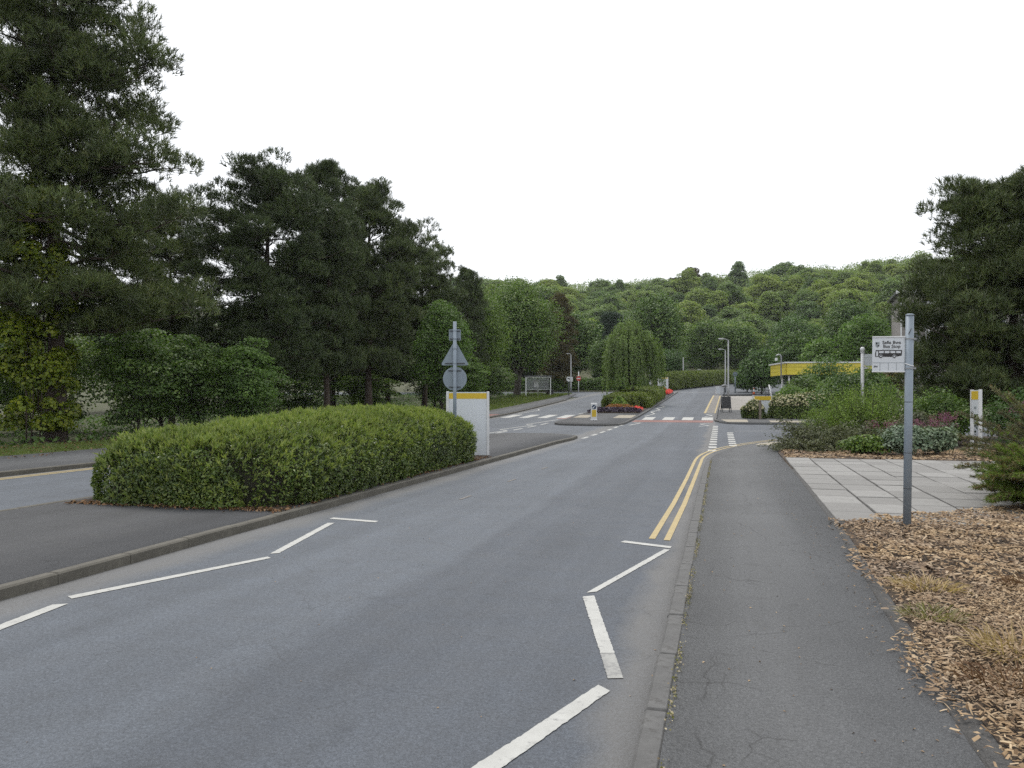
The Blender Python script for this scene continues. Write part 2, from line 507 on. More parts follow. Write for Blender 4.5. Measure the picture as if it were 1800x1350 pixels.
MT['chip'] = leafmat('bark_chips', [(0.07, 0.045, 0.028), (0.165, 0.112, 0.068), (0.28, 0.205, 0.132), (0.20, 0.14, 0.088), (0.38, 0.30, 0.21), (0.095, 0.062, 0.038)], 0.0, 0.85, 0.0, 0.3, 1.0, 0.2, 1.2)
MT['litter'] = leafmat('dead_leaves', [(0.10, 0.05, 0.025), (0.18, 0.10, 0.05), (0.24, 0.16, 0.095)], 0.1, 0.85, 0.0, 0.2, gain=0.9)
MT['straw'] = leafmat('dry_grass', [(0.26, 0.19, 0.10), (0.36, 0.28, 0.16), (0.20, 0.13, 0.06)], 0.2, 0.8, 0.0, 0.2)
MT['grass'] = leafmat('grass_blades', [(0.075, 0.12, 0.02), (0.11, 0.16, 0.03), (0.16, 0.16, 0.06)], 0.3, 0.6, 0.0, 0.35, 0.5, gain=0.95)
MT['moss'] = leafmat('kerb_moss', [(0.09, 0.10, 0.025), (0.14, 0.13, 0.04), (0.30, 0.27, 0.2), (0.10, 0.07, 0.04)], 0.1, 0.9, 0.0, 0.3)

# ------------------------------------------------------------------ ground, roads, pavements
def structure(o):
    return tag(o, kind='structure')

def strip(name, rows, dz, mat, parent=None, skirt=0.0):
    hf = dz if callable(dz) else (lambda y: dz)
    return strip_(name, rows, hf, mat, parent, skirt)

def strip_(name, rows, hf, mat, parent=None, skirt=0.0):
    """rows = [(y, x_left, x_right)], draped on the terrain at +dz"""
    V = []; F = []
    for (y, a, b) in rows:
        V += [(a, y, ztf(a, y) + hf(y)), (b, y, ztf(b, y) + hf(y))]
    for i in range(len(rows) - 1):
        F.append((2 * i, 2 * i + 1, 2 * i + 3, 2 * i + 2))
    if skirt:
        n = len(V)
        V += [(p[0], p[1], p[2] - skirt) for p in V[:n]]
        for i in range(len(rows) - 1):
            a, b = 2 * i, 2 * i + 2
            F.append((a, b, n + b, n + a))
            F.append((b + 1, a + 1, n + a + 1, n + b + 1))
        F.append((1, 0, n, n + 1)); F.append((2 * len(rows) - 2, 2 * len(rows) - 1, n + 2 * len(rows) - 1, n + 2 * len(rows) - 2))
    me = fast_mesh(name, V, F)
    return link(name, me, mat, parent)

def lerp_rows(pts, step=1.0):
    """[(y,xl,xr)...] resampled every step metres"""
    ys = [p[0] for p in pts]
    out = set(np.round(np.arange(ys[0], ys[-1], step), 4)) | set(ys)
    out = sorted(out)
    return [(y, float(np.interp(y, ys, [p[1] for p in pts])), float(np.interp(y, ys, [p[2] for p in pts]))) for y in out]

# terrain sheet
gx = np.concatenate([np.arange(-900, -120, 60), np.arange(-120, 120, 8), np.arange(120, 901, 60)]).astype(float)
gy = np.concatenate([np.arange(-200, -16, 20), np.arange(-16, 152, 1.0), np.arange(152, 420, 6), np.arange(420, 1300, 80)]).astype(float)
GX, GY = np.meshgrid(gx, gy)
GZ = zt(GX, GY) - 0.03
far = np.clip((GY - 380) / 200, 0, 1)
GZ = GZ * (1 - 0.3 * far)
V = np.stack([GX.ravel(), GY.ravel(), GZ.ravel()], 1)
nx, ny = len(gx), len(gy)
ii, jj = np.meshgrid(np.arange(nx - 1), np.arange(ny - 1))
a = (jj * nx + ii).ravel()
structure(link('ground', fast_mesh('ground', V, np.stack([a, a + 1, a + nx + 1, a + nx], 1), True), MT['ground']))

# carriageways: one tarmac sheet, the islands and pavements stand on it
V = []; F = []
def hedge_line(y):
    return -7.6 + (y - 106) * 0.235
for y in range(-14, 156):
    ya, yb = float(y), float(y + 1)
    if y < 20: xl, xr = -15.4, 0.2
    elif y < 48: xl, xr = -15.4, 42.0
    elif y < 88: xl, xr = -15.4, 0.2
    elif y < 96: xl, xr = -17.5, 16.0
    elif y < 106: xl, xr = -62.0, 16.0
    else: xl, xr = hedge_line(y) - 0.2, 16.0
    o = len(V)
    V += [(xl, ya, ztf(xl, ya)), (xr, ya, ztf(xr, ya)), (xr, yb, ztf(xr, yb)), (xl, yb, ztf(xl, yb))]
    F.append((o, o + 1, o + 2, o + 3))
road = structure(link('road', fast_mesh('road', V, F), MT['road']))

def ease(p0, p1, p2, n=8):
    """quadratic curve"""
    out = []
    for i in range(n + 1):
        t = i / n
        out.append(((1 - t) ** 2 * p0[0] + 2 * t * (1 - t) * p1[0] + t * t * p2[0], (1 - t) ** 2 * p0[1] + 2 * t * (1 - t) * p1[1] + t * t * p2[1]))
    return out

def pav_h(y):
    return float(np.interp(y, [17, 22.5], [0.105, 0.022]))

# right-hand pavement with its corner into the side road
corner = ease((-0.38, 21.5), (-0.38, 27.6), (2.3, 32.3), 10)
rk = [(-0.38, -6.0)] + corner + [(5.5, 35.6), (9.0, 37.4)]
ys = [p[1] for p in rk]
xs = [p[0] for p in rk]
rows = []
for y in list(np.arange(-6, 21.5, 1.0)) + [p[1] for p in corner] + [33.5, 34.5, 35.6]:
    xl = float(np.interp(y, ys, xs))
    xr = float(np.interp(y, [-6, 3.5, 5.5, 10.4, 23.4, 29.5, 33.5, 35.6], [1.02, 1.10, 1.13, 1.36, 1.62, 1.95, 4.6, 6.6]))
    rows.append((y, xl + 0.12, max(xr, xl + 0.14)))
pav = structure(strip('pavement_right', rows, pav_h, MT['pavement'], None, 0.14))
edge = [(y, x1 - 0.02, x1 + 0.30) for (y, x0, x1) in lerp_rows([r for r in rows if r[0] < 24], 0.5)]
structure(strip('edging_strip', edge, lambda y: pav_h(y) - 0.011, MT['edge_tar'], None, 0.1))

# kerb stones: one object each
kerb_me = {}
def kerb_run(parent, pts, mat, h=0.11, w=0.125, length=0.915, dz=0.0, first=0.0):
    P = [Vector((p[0], p[1])) for p in pts]
    seg = [(P[i + 1] - P[i]).length for i in range(len(P) - 1)]
    tot = sum(seg)
    n = max(1, int(round(tot / length)))
    L = tot / n
    key = (mat, round(L, 2), h, w)
    if key not in kerb_me:
        b = MB().box((0, 0, -0.06), (L - 0.006, w, h * 2 + 0.12 - 0.0), 0, 0.016)
        kerb_me[key] = b.mesh('kerb_stone')
        kerb_me[key].materials.append(MT[mat])
    me = kerb_me[key]
    def at(s):
        for i, l in enumerate(seg):
            if s <= l or i == len(seg) - 1:
                return P[i] + (P[i + 1] - P[i]) * (s / l)
            s -= l
    for k in range(n):
        a_, b_ = at(k * L), at((k + 1) * L)
        c_ = (a_ + b_) / 2
        za, zb = ztf(a_.x, a_.y), ztf(b_.x, b_.y)
        o = bpy.data.objects.new('kerb_stone', me)
        COL.objects.link(o)
        d = b_ - a_
        o.location = (c_.x + random.uniform(-.004, .004), c_.y, (za + zb) / 2 + (dz(c_.y) if callable(dz) else dz) + random.uniform(-.004, .003))
        o.rotation_euler = (random.uniform(-.012, .012), -math.atan2(zb - za, d.length), math.atan2(d.y, d.x) + random.uniform(-.004, .004))
        o.parent = parent

def offset(pts, d):
    out = []
    for i, p in enumerate(pts):
        a_ = Vector(pts[max(0, i - 1)]); b_ = Vector(pts[min(len(pts) - 1, i + 1)])
        t = (b_ - a_).normalized()
        out.append((p[0] - t.y * d, p[1] + t.x * d))
    return out
kerb_run(pav, offset(rk, -0.0625)[:-1], 'kerb_dark', 0.105, dz=lambda y: pav_h(y) - 0.105)

# first island: dark tarmac, hedge at its middle
isl1 = [(-14, -9.75, -5.95), (9, -9.75, -5.95), (28, -9.6, -5.82), (30.8, -9.6, -5.7), (32.2, -9.5, -5.75), (33.2, -9.2, -6.6), (33.6, -8.6, -7.4)]
island = structure(strip('traffic_island', lerp_rows(isl1, 0.5), 0.105, MT['island'], None, 0.14))
kerb_run(island, [(-5.89, -6), (-5.89, 9), (-5.78, 28), (-5.64, 30.8)], 'kerb', 0.11)
kerb_run(island, [(-5.64, 30.8), (-5.72, 32.3), (-6.55, 33.28), (-7.4, 33.68), (-8.6, 33.7), (-9.25, 33.25), (-9.58, 32.2)], 'kerb', 0.11, length=0.6)
kerb_run(island, [(-9.65, 32.2), (-9.68, 28), (-9.81, 9), (-9.81, 2)], 'kerb', 0.11)
bed1 = [(9.95, -9.6, -6.05), (12, -9.58, -6.05), (19.9, -9.45, -6.0), (20.9, -9.3, -6.1)]
structure(strip('hedge_bed', lerp_rows(bed1, 1), 0.115, MT['soil']))

# second island: refuge, flower bed, low hedge
isl2 = [(43.2, -7.6, -5.9), (43.8, -8.8, -5.55), (45, -9.2, -5.35), (60, -9.35, -5.35), (100, -9.0, -5.6), (103, -8.6, -6.2)]
island2 = structure(strip('refuge_island', lerp_rows(isl2, 1), 0.105, MT['island'], None, 0.14))
kerb_run(island2, [(-5.29, 103), (-5.29, 45), (-5.5, 43.75), (-5.95, 43.1), (-7.6, 43.1), (-8.85, 43.72), (-9.26, 45), (-9.41, 60), (-9.06, 100)], 'kerb_dark', 0.115)
structure(strip('flower_bed', lerp_rows([(56, -9.2, -5.5), (86, -9.2, -5.6)], 1), 0.125, MT['soil']))
structure(strip('refuge_crossing_patch', lerp_rows([(50.2, -9.15, -8.2), (53.6, -9.2, -8.2)], 1), 0.110, MT['tactile']))
structure(strip('refuge_crossing_slab', lerp_rows([(50.2, -6.6, -5.45), (53.6, -6.6, -5.45)], 1), 0.110, MT['tactile']))

# left pavement, verge
lk = [(-14.9, -4), (-14.9, 40), (-14.75, 56), (-15.2, 80), (-17, 96)]
lrows = [(y, float(np.interp(y, [-4, 18, 58, 96], [-19.4, -18.9, -17.3, -17.6])), float(np.interp(y, [-4, 40, 56, 80, 96], [-15.02, -15.02, -14.87, -15.32, -17.1]))) for y in range(-4, 97)]
pavl = structure(strip('pavement_left', lrows, 0.105, MT['pavement'], None, 0.14))
kerb_run(pavl, [(x - 0.06, y) for (x, y) in lk[:-1]], 'kerb', 0.11)
vrows = [(y, -22.5 - 0.8 * math.sin(y * 0.21) - 0.5 * math.sin(y * 0.67), r[1] + 0.02) for y, r in zip(range(-4, 97), lrows)]
structure(strip('grass_verge', vrows, 0.10, MT['turf'], None, 0.12))

# far corner of the side road: pavement, pale concrete forecourt
fc = [(14.0, 46.6), (4.4, 46.6)] + ease((4.4, 46.4), (-0.32, 45.6), (-0.32, 49.6), 8)
fk = fc + [(-0.25, 60), (0.1, 92)]
frows = [(46.0, 0.95, 14), (46.6, 0.30, 14.0), (47.4, -0.05, 14), (49.6, -0.20, 14), (60, -0.13, 14), (61, -0.12, 14)]
pavf = structure(strip('pavement_far_corner', lerp_rows(frows, 1), 0.105, MT['pavement'], None, 0.14))
kerb_run(pavf, fk, 'kerb_dark', 0.11)
structure(strip('forecourt', lerp_rows([(61.0, -0.12, 14), (80, 0.05, 14), (88.5, 0.12, 6)], 1), 0.107, MT['concrete'], None, 0.14))
structure(strip('tactile_paving_corner', lerp_rows([(46.5, 0.35, 1.5), (49.2, 0.0, 1.5)], 1), 0.110, MT['tactile']))
structure(strip('tactile_paving_side', lerp_rows([(46.6, 2.7, 4.6), (48.4, 2.7, 4.6)], 1), 0.110, MT['tactile']))
structure(strip('tactile_paving_near', lerp_rows([(28.9, 1.15, 1.75), (29.9, 1.35, 2.0), (31.0, 1.85, 2.5)], 0.5), 0.027, MT['tactile']))
# low dark edging wall at the end of the forecourt
ew = MB()
for (a_, b_) in (((0.2, 88.7), (3.3, 88.4)), ((3.3, 88.4), (4.2, 78.0))):
    a3 = Vector((a_[0], a_[1], ztf(*a_))); b3 = Vector((b_[0], b_[1], ztf(*b_)))
    mid = (a3 + b3) / 2
    ew.box((mid.x, mid.y, mid.z + 0.12), ((b3 - a3).length, 0.16, 0.32), math.atan2(b3.y - a3.y, b3.x - a3.x))
tag(ew.build('edging_wall', MT['galv_dark']), 'low dark edging wall round the pale forecourt', 'wall')

# planting beds on the right
structure(strip('bark_bed', lerp_rows([(-6, 1.16, 9), (3.5, 1.24, 9), (5.5, 1.26, 9), (8.0, 1.36, 9), (10.6, 1.46, 9), (11.3, 1.9, 9), (12.1, 2.9, 9), (13.2, 4.2, 9), (15, 6.2, 9), (18, 7.2, 9), (22.4, 7.4, 9)], 0.5), 0.10, MT['soil']))
structure(strip('shrub_bed', lerp_rows([(22.75, 1.64, 16), (25, 1.66, 20), (29.4, 2.02, 24), (33.4, 4.7, 26), (35.5, 6.7, 26), (36.6, 9, 26)], 0.5), 0.04, MT['soil']))

# paving slabs beside the bus stop, one object each
paving = structure(strip('paved_area', lerp_rows([(10.9, 1.42, 4), (12, 1.43, 5.5), (14, 1.48, 7.4), (22.75, 1.64, 7.8)], 1), 0.062, MT['soil'], None, 0.1))
SW, SL = 0.60, 0.92
slab_me = []
for k in range(4):
    mm = plain('slab_concrete', (0.232 + 0.022 * k, 0.226 + 0.022 * k, 0.214 + 0.021 * k), 0.85, 0, 0.09, 3.5, 0.3, (0.20, 0.195, 0.18))
    me = MB().box((0, 0, 0), (SW - 0.030, SL - 0.016, 0.06), 0, 0.006).mesh('paving_slab')
    me.materials.append(mm)
    slab_me.append(me)
for i in range(10):
    for j in range(13):
        x = 1.46 + SW * (i + 0.5) + 0.0145 * j
        y = 10.96 + SL * (j + 0.5) + (0.0 if i % 2 else 0.07)
        if y > 22.3: continue
        edge_y = float(np.interp(x, [1.4, 1.9, 2.9, 4.2, 6.2, 7.2], [10.3, 10.75, 11.4, 12.3, 13.8, 16]))
        if y < edge_y - 0.2: continue
        o = bpy.data.objects.new('paving_slab', random.choice(slab_me))
        COL.objects.link(o)
        o.location = (x + random.uniform(-.006, .006), y, ztf(x, y) + 0.082 + random.uniform(-.005, .006))
        o.rotation_euler = (random.uniform(-.006, .006), random.uniform(-.006, .006), random.uniform(-.006, .006) - 0.016)
        o.parent = paving

# ------------------------------------------------------------------ road markings
def mark(poly, mat='white', name='road_marking', dz=0.005):
    """a painted bar on the road: four corners in world x, y; the long edges are slightly ragged"""
    P4 = [Vector(p) for p in poly]
    if (P4[1] - P4[0]).length > (P4[2] - P4[1]).length:
        P4 = P4[1:] + P4[:1]
    n = 90
    V = []; F = []
    for i in range(n + 1):
        t = i / n
        a = P4[1].lerp(P4[2], t); b = P4[0].lerp(P4[3], t)
        d = (a - b).normalized()
        e = 1.0 if 0 < i < n else 0.3
        a = a + d * random.gauss(0, 0.0022) * e; b = b + d * random.gauss(0, 0.0022) * e
        V += [(a.x, a.y, ztf(a.x, a.y) + dz), (b.x, b.y, ztf(b.x, b.y) + dz)]
    for i in range(n):
        F.append((2 * i, 2 * i + 1, 2 * i + 3, 2 * i + 2))
    return link(name, fast_mesh(name, V, F), MT[mat], road)

def line(p, q, w, mat='white', name='road_marking', dz=0.005):
    p = Vector(p); q = Vector(q)
    n = max(1, int(round((q - p).length / 1.5)))
    d = (q - p).normalized()
    s = Vector((-d.y, d.x)) * w / 2
    V = []; F = []
    for i in range(n + 1):
        c = p + (q - p) * (i / n)
        j = 0.0 if i in (0, n) else random.uniform(-.006, .006)
        for k in (-1, 1):
            e = c + s * k + d * j
            V.append((e.x, e.y, ztf(e.x, e.y) + dz))
    for i in range(n):
        F.append((2 * i, 2 * i + 1, 2 * i + 3, 2 * i + 2))
    return link(name, fast_mesh(name, V, F), MT[mat], road)

def polyline(pts, w, mat, name, dz=0.005):
    V = []; F = []
    A = offset(pts, w / 2); B = offset(pts, -w / 2)
    for a_, b_ in zip(A, B):
        V += [(a_[0], a_[1], ztf(*a_) + dz), (b_[0], b_[1], ztf(*b_) + dz)]
    for i in range(len(pts) - 1):
        F.append((2 * i, 2 * i + 1, 2 * i + 3, 2 * i + 2))
    return link(name, fast_mesh(name, V, F), MT[mat], road)

# zigzags beside the right kerb, then those beside the island
mark([(-1.42, 2.55), (-1.30, 2.50), (-0.62, 4.60), (-0.70, 4.68)], name='zigzag_line')
mark([(-0.773, 5.26), (-0.683, 5.29), (-1.05, 6.78), (-1.14, 6.72)], name='zigzag_line')
mark([(-0.66, 4.80), (-0.57, 4.83), (-0.682, 5.285), (-0.772, 5.255)], 'white_worn', name='zigzag_line')
mark([(-1.13, 6.86), (-1.05, 6.92), (-0.545, 9.03), (-0.61, 9.05)], name='zigzag_line')
mark([(-1.14, 9.36), (-1.10, 9.47), (-0.54, 9.24), (-0.55, 9.12)], name='terminal_bar')
mark([(-4.95, 3.0), (-4.85, 3.05), (-5.20, 5.42), (-5.30, 5.36)], name='zigzag_line')
mark([(-5.40, 5.62), (-5.30, 5.56), (-4.60, 7.50), (-4.68, 7.56)], name='zigzag_line')
mark([(-4.74, 7.70), (-4.66, 7.76), (-5.06, 9.82), (-5.15, 9.80)], name='zigzag_line')
mark([(-5.30, 10.13), (-5.30, 10.26), (-4.55, 10.12), (-4.54, 10.0)], name='terminal_bar')
# double yellow lines
yl = [(-0.62, 9.62), (-0.56, 13), (-0.53, 17), (-0.50, 21.5)]
c2 = ease((-0.50, 22.2), (-0.46, 27.4), (2.2, 32.7), 10)
polyline(yl + c2, 0.075, 'yellow', 'yellow_line')
c3 = ease((-0.66, 22.2), (-0.60, 27.8), (2.1, 33.0), 10)
polyline([(-0.80, 9.68), (-0.73, 13), (-0.69, 17), (-0.67, 21.5)] + c3, 0.075, 'yellow', 'yellow_line')
polyline([(-14.62, y) for y in range(-4, 46, 2)], 0.10, 'yellow', 'yellow_line')
polyline([(-14.42, y) for y in range(-4, 46, 2)], 0.10, 'yellow', 'yellow_line')
# give-way dashes across the mouth of the side road
for k in range(12):
    y = 25.6 + k * 1.62
    line((-0.26, y), (-0.28, y + 0.85), 0.26, name='give_way_dash')
for k in range(8):
    y = 28.4 + k * 1.28
    line((0.40, y), (0.42, y + 0.72), 0.26, name='give_way_dash')
line((0.6, 39.3), (8.5, 41.6), 0.09, name='side_road_line')
# dashes from the island nose to the refuge
for k in range(6):
    t = k / 5.6
    line((-5.42 + 0.10 * t, 31.9 + 13.2 * t), (-5.40 + 0.10 * t, 33.2 + 13.2 * t), 0.15, name='dash_line')
for k in range(5):
    line((-10.05 + 0.05 * k, 32.4 + 2.9 * k), (-10.02 + 0.05 * k, 34.2 + 2.9 * k), 0.15, name='dash_line')
# zebra crossings
red1 = structure(strip('red_crossing_band', lerp_rows([(47.7, -5.15, -0.45), (49.9, -5.15, -0.42)], 1), 0.004, MT['red']))
for x in (-4.80, -3.55, -2.36, -1.16):
    line((x + 0.35, 50.1), (x + 0.33, 53.2), 0.68, name='zebra_stripe', dz=0.008)
red2 = structure(strip('red_crossing_band_left', lerp_rows([(50.6, -10.3, -9.35), (53.2, -10.3, -9.35)], 1), 0.004, MT['red']))
for x in (-14.35, -13.08, -11.8, -10.55):
    line((x + 0.35, 51.4), (x + 0.35, 55.3), 0.68, name='zebra_stripe', dz=0.008)
structure(strip('left_dropped_crossing', lerp_rows([(51.4, -16.6, -15.0), (54, -16.6, -15.0)], 1), 0.110, MT['red']))
def zig(pts, w):
    for i in range(len(pts) - 1):
        a_, b_ = Vector(pts[i]), Vector(pts[i + 1])
        d = (b_ - a_).normalized() * 0.03
        line(a_ + d, b_ - d, w, name='zigzag_line')
zig([(-4.9, 44.2), (-4.5, 46.8), (-5.0, 47.3)], 0.13)
zig([(-4.95, 54.2), (-4.55, 57.4), (-5.0, 59.6), (-4.55, 62.6), (-5.0, 64.8), (-4.55, 68), (-5.0, 70)], 0.13)
zig([(-1.15, 43.6), (-0.62, 44.6), (-1.15, 46.0), (-0.62, 47.3)], 0.13)
zig([(-1.05, 53.9), (-0.55, 55.6), (-1.0, 57.0), (-0.6, 57.8)], 0.13)
zig([(-10.6, 30), (-10.2, 38.0), (-10.75, 38.6), (-10.2, 43.6), (-10.75, 44.2), (-10.0, 49.8)], 0.13)
zig([(-14.2, 40), (-13.9, 46.5), (-14.35, 47.2)], 0.13)
zig([(-14.35, 56.5), (-13.9, 61.5), (-14.3, 63.0), (-13.4, 63.4)], 0.13)
zig([(-9.55, 56.2), (-9.95, 57.0), (-9.5, 59)], 0.13)
# bus bay
structure(strip('bus_bay', lerp_rows([(58.6, -1.05, -0.30), (80, -0.88, -0.1), (92, -0.72, 0.02)], 1), 0.004, MT['bay']))
polyline([(-1.10, 58.4), (-0.92, 80), (-0.76, 93)], 0.16, 'yellow', 'yellow_line', 0.009)
polyline([(-0.38, 58.4), (-0.18, 80), (-0.06, 92)], 0.14, 'yellow', 'yellow_line', 0.009)
# far give-way lines
line((-5.0, 103.0), (0.8, 104.5), 0.35)
for k in range(8):
    line((-3.4 + 0.62 * k, 120 + 0.4 * k), (-3.0 + 0.62 * k, 120.2 + 0.4 * k), 0.6, name='give_way_dash')
line((-22, 97.2), (-15, 98.2), 0.3)
line((-14, 101.8), (-9.6, 102.2), 0.3)
# worn, faint old marks on the main road
for (x, y) in ((-4.2, 12.6), (-4.15, 15.5), (-4.1, 18.4)):
    line((x, y), (x + 0.02, y + 0.55), 0.05, 'road_ghost' if 'road_ghost' in MT else 'bay')
# long grooves / joints: pavement seam

# ------------------------------------------------------------------ foliage tools
def unit(a):
    return a / np.maximum(1e-9, np.linalg.norm(a, axis=-1, keepdims=True))

def rand_dirs(rng, n):
    return unit(rng.normal(size=(n, 3)))

def leaves(P, N, size, rng, aspect=0.5, fold=0.18, jit=0.55, T=None):
    """kite-shaped leaves at P facing roughly N; returns V, F (quads)"""
    n = len(P)
    N = unit(N + rng.normal(size=(n, 3)) * jit)
    if T is None:
        T = rng.normal(size=(n, 3))
    T = unit(T - (T * N).sum(1, keepdims=True) * N)
    B = np.cross(N, T)
    s = (size * rng.uniform(0.65, 1.3, size=(n, 1)))
    a = P - T * s * 0.5
    t = P + T * s * 0.5 - N * s * fold * 0.6
    l = P - T * s * 0.05 + B * s * aspect * 0.5 + N * s * fold * 0.5
    r = P - T * s * 0.05 - B * s * aspect * 0.5 + N * s * fold * 0.5
    V = np.stack([a, r, t, l], 1).reshape(-1, 3)
    F = np.arange(4 * n, dtype=np.int32).reshape(-1, 4)
    return V, F

def needles(P, D, m, L, w, rng, spread=0.9, along=0.25):
    """m thin triangles round each shoot at P pointing D; returns V, F (tris)"""
    n = len(P)
    D = unit(D)
    Pm = np.repeat(P, m, 0); Dm = np.repeat(D, m, 0)
    rad = rng.normal(size=(n * m, 3))
    rad = unit(rad - (rad * Dm).sum(1, keepdims=True) * Dm)
    ln = L * rng.uniform(0.7, 1.25, size=(n * m, 1))
    base = Pm + Dm * rng.uniform(0, along, size=(n * m, 1))
    d = unit(Dm * rng.uniform(0.25, 1.0, size=(n * m, 1)) + rad * spread)
    tip = base + d * ln
    side = unit(np.cross(d, rng.normal(size=(n * m, 3)))) * w * 0.5
    V = np.stack([base - side, base + side, tip], 1).reshape(-1, 3)
    F = np.arange(3 * n * m, dtype=np.int32).reshape(-1, 3)
    return V, F

def curve(p0, p1, sag, n=4, rng=None, wob=0.0):
    p0 = Vector(p0); p1 = Vector(p1)
    out = []
    for i in range(n + 1):
        t = i / n
        q = p0.lerp(p1, t)
        q.z += sag * 4 * t * (1 - t)
        if rng is not None and 0 < i < n:
            q += Vector(rng.normal(size=3) * wob)
        out.append(q)
    return out

def blob_points(rng, C, r, per, flat=0.75, low=-0.45, inner=0.6):
    """points spread through the outer shell of clumps at C with radii r"""
    k = np.repeat(np.arange(len(C)), per)
    d = rand_dirs(rng, len(k))
    bad = d[:, 2] < low
    d[bad, 2] *= -1
    rr = r[k] * (rng.uniform(inner ** 3, 1, len(k)) ** (1 / 3))
    P = C[k] + d * rr[:, None] * np.array([1, 1, flat])
    return P, d

# ---- broadleaf tree
def broadleaf_meshes(name, H, cr, cb, ncl, per, ls, seed, mat, trunk_r=None, bark='bark2', flat=0.75, clump=0.34, spread=1.0, shape=1.0, low=-0.45, trunk=True, lean=0.0):
    rng = np.random.default_rng(seed)
    # clump centres in an uneven egg
    C = []
    tries = 0
    while len(C) < ncl and tries < ncl * 60:
        tries += 1
        d = rand_dirs(rng, 1)[0]
        u = rng.uniform(0.25, 1) ** 0.45
        f = (d[2] + 1) / 2
        wid = cr * (1 - 0.35 * shape * f ** 2) * (0.80 + 0.28 * math.sin(3 * math.atan2(d[1], d[0]) + seed) * rng.uniform(0.2, 1))
        c = np.array([d[0] * wid * u * (1 - clump * .6), d[1] * wid * u * (1 - clump * .6), (cb + H) / 2 + d[2] * (H - cb) / 2 * u * (1 - clump * 0.45)])
        if all(np.linalg.norm(c - q) > cr * clump * 0.52 for q in C):
            C.append(c)
    C = np.array(C)
    r = cr * clump * rng.uniform(0.75, 1.3, len(C))
    P, d = blob_points(rng, C, r, per, flat, low, 0.55)
    # leaf sprays droop outward a little
    V, F = leaves(P, d + np.array([0, 0, 0.55]), ls, rng, 0.62, 0.2, 0.55)
    cm = fast_mesh(name + '_crown', V, F)
    cm.materials.append(MT[mat])
    tm = None
    if trunk:
        tr = trunk_r or H * 0.022
        b = MB()
        top = cb + (H - cb) * 0.6
        b.tube([(0, 0, -0.25), (0.0, 0.0, 0.25), (tr * 0.4, tr * 0.2, max(cb, 0.5)), (lean, 0, top)], [tr * 1.5, tr * 1.1, tr * 0.85, tr * 0.25], 8)
        for i in range(0, len(C), 2):
            z0 = min(top * 0.95, max(cb * 0.6, C[i][2] - (0.35 + 0.4 * abs(C[i][0]) / cr) * (H - cb) * 0.45))
            b.tube(curve((lean * z0 / top, 0, z0), C[i], 0.05 * H * rng.uniform(0, 1), 3, rng, cr * 0.03), [tr * 0.42, tr * 0.3, tr * 0.18, tr * 0.06], 5, False)
        tm = b.mesh(name + '_trunk')
        tm.materials.append(MT[bark])
    return tm, cm

def tree_obj(name, label, cat, meshes, loc, rz=0.0, sc=1.0, group=None, parts=('trunk', 'crown')):
    t = thing(name, label, cat, loc, rz, group)
    t.scale = (sc, sc, sc) if not hasattr(sc, '__len__') else sc
    for me, pn in zip(meshes, parts):
        if me is not None:
            link(pn, me, None, t)
    return t

def on(x, y, dz=0.0):
    return (x, y, ztf(x, y) + dz)

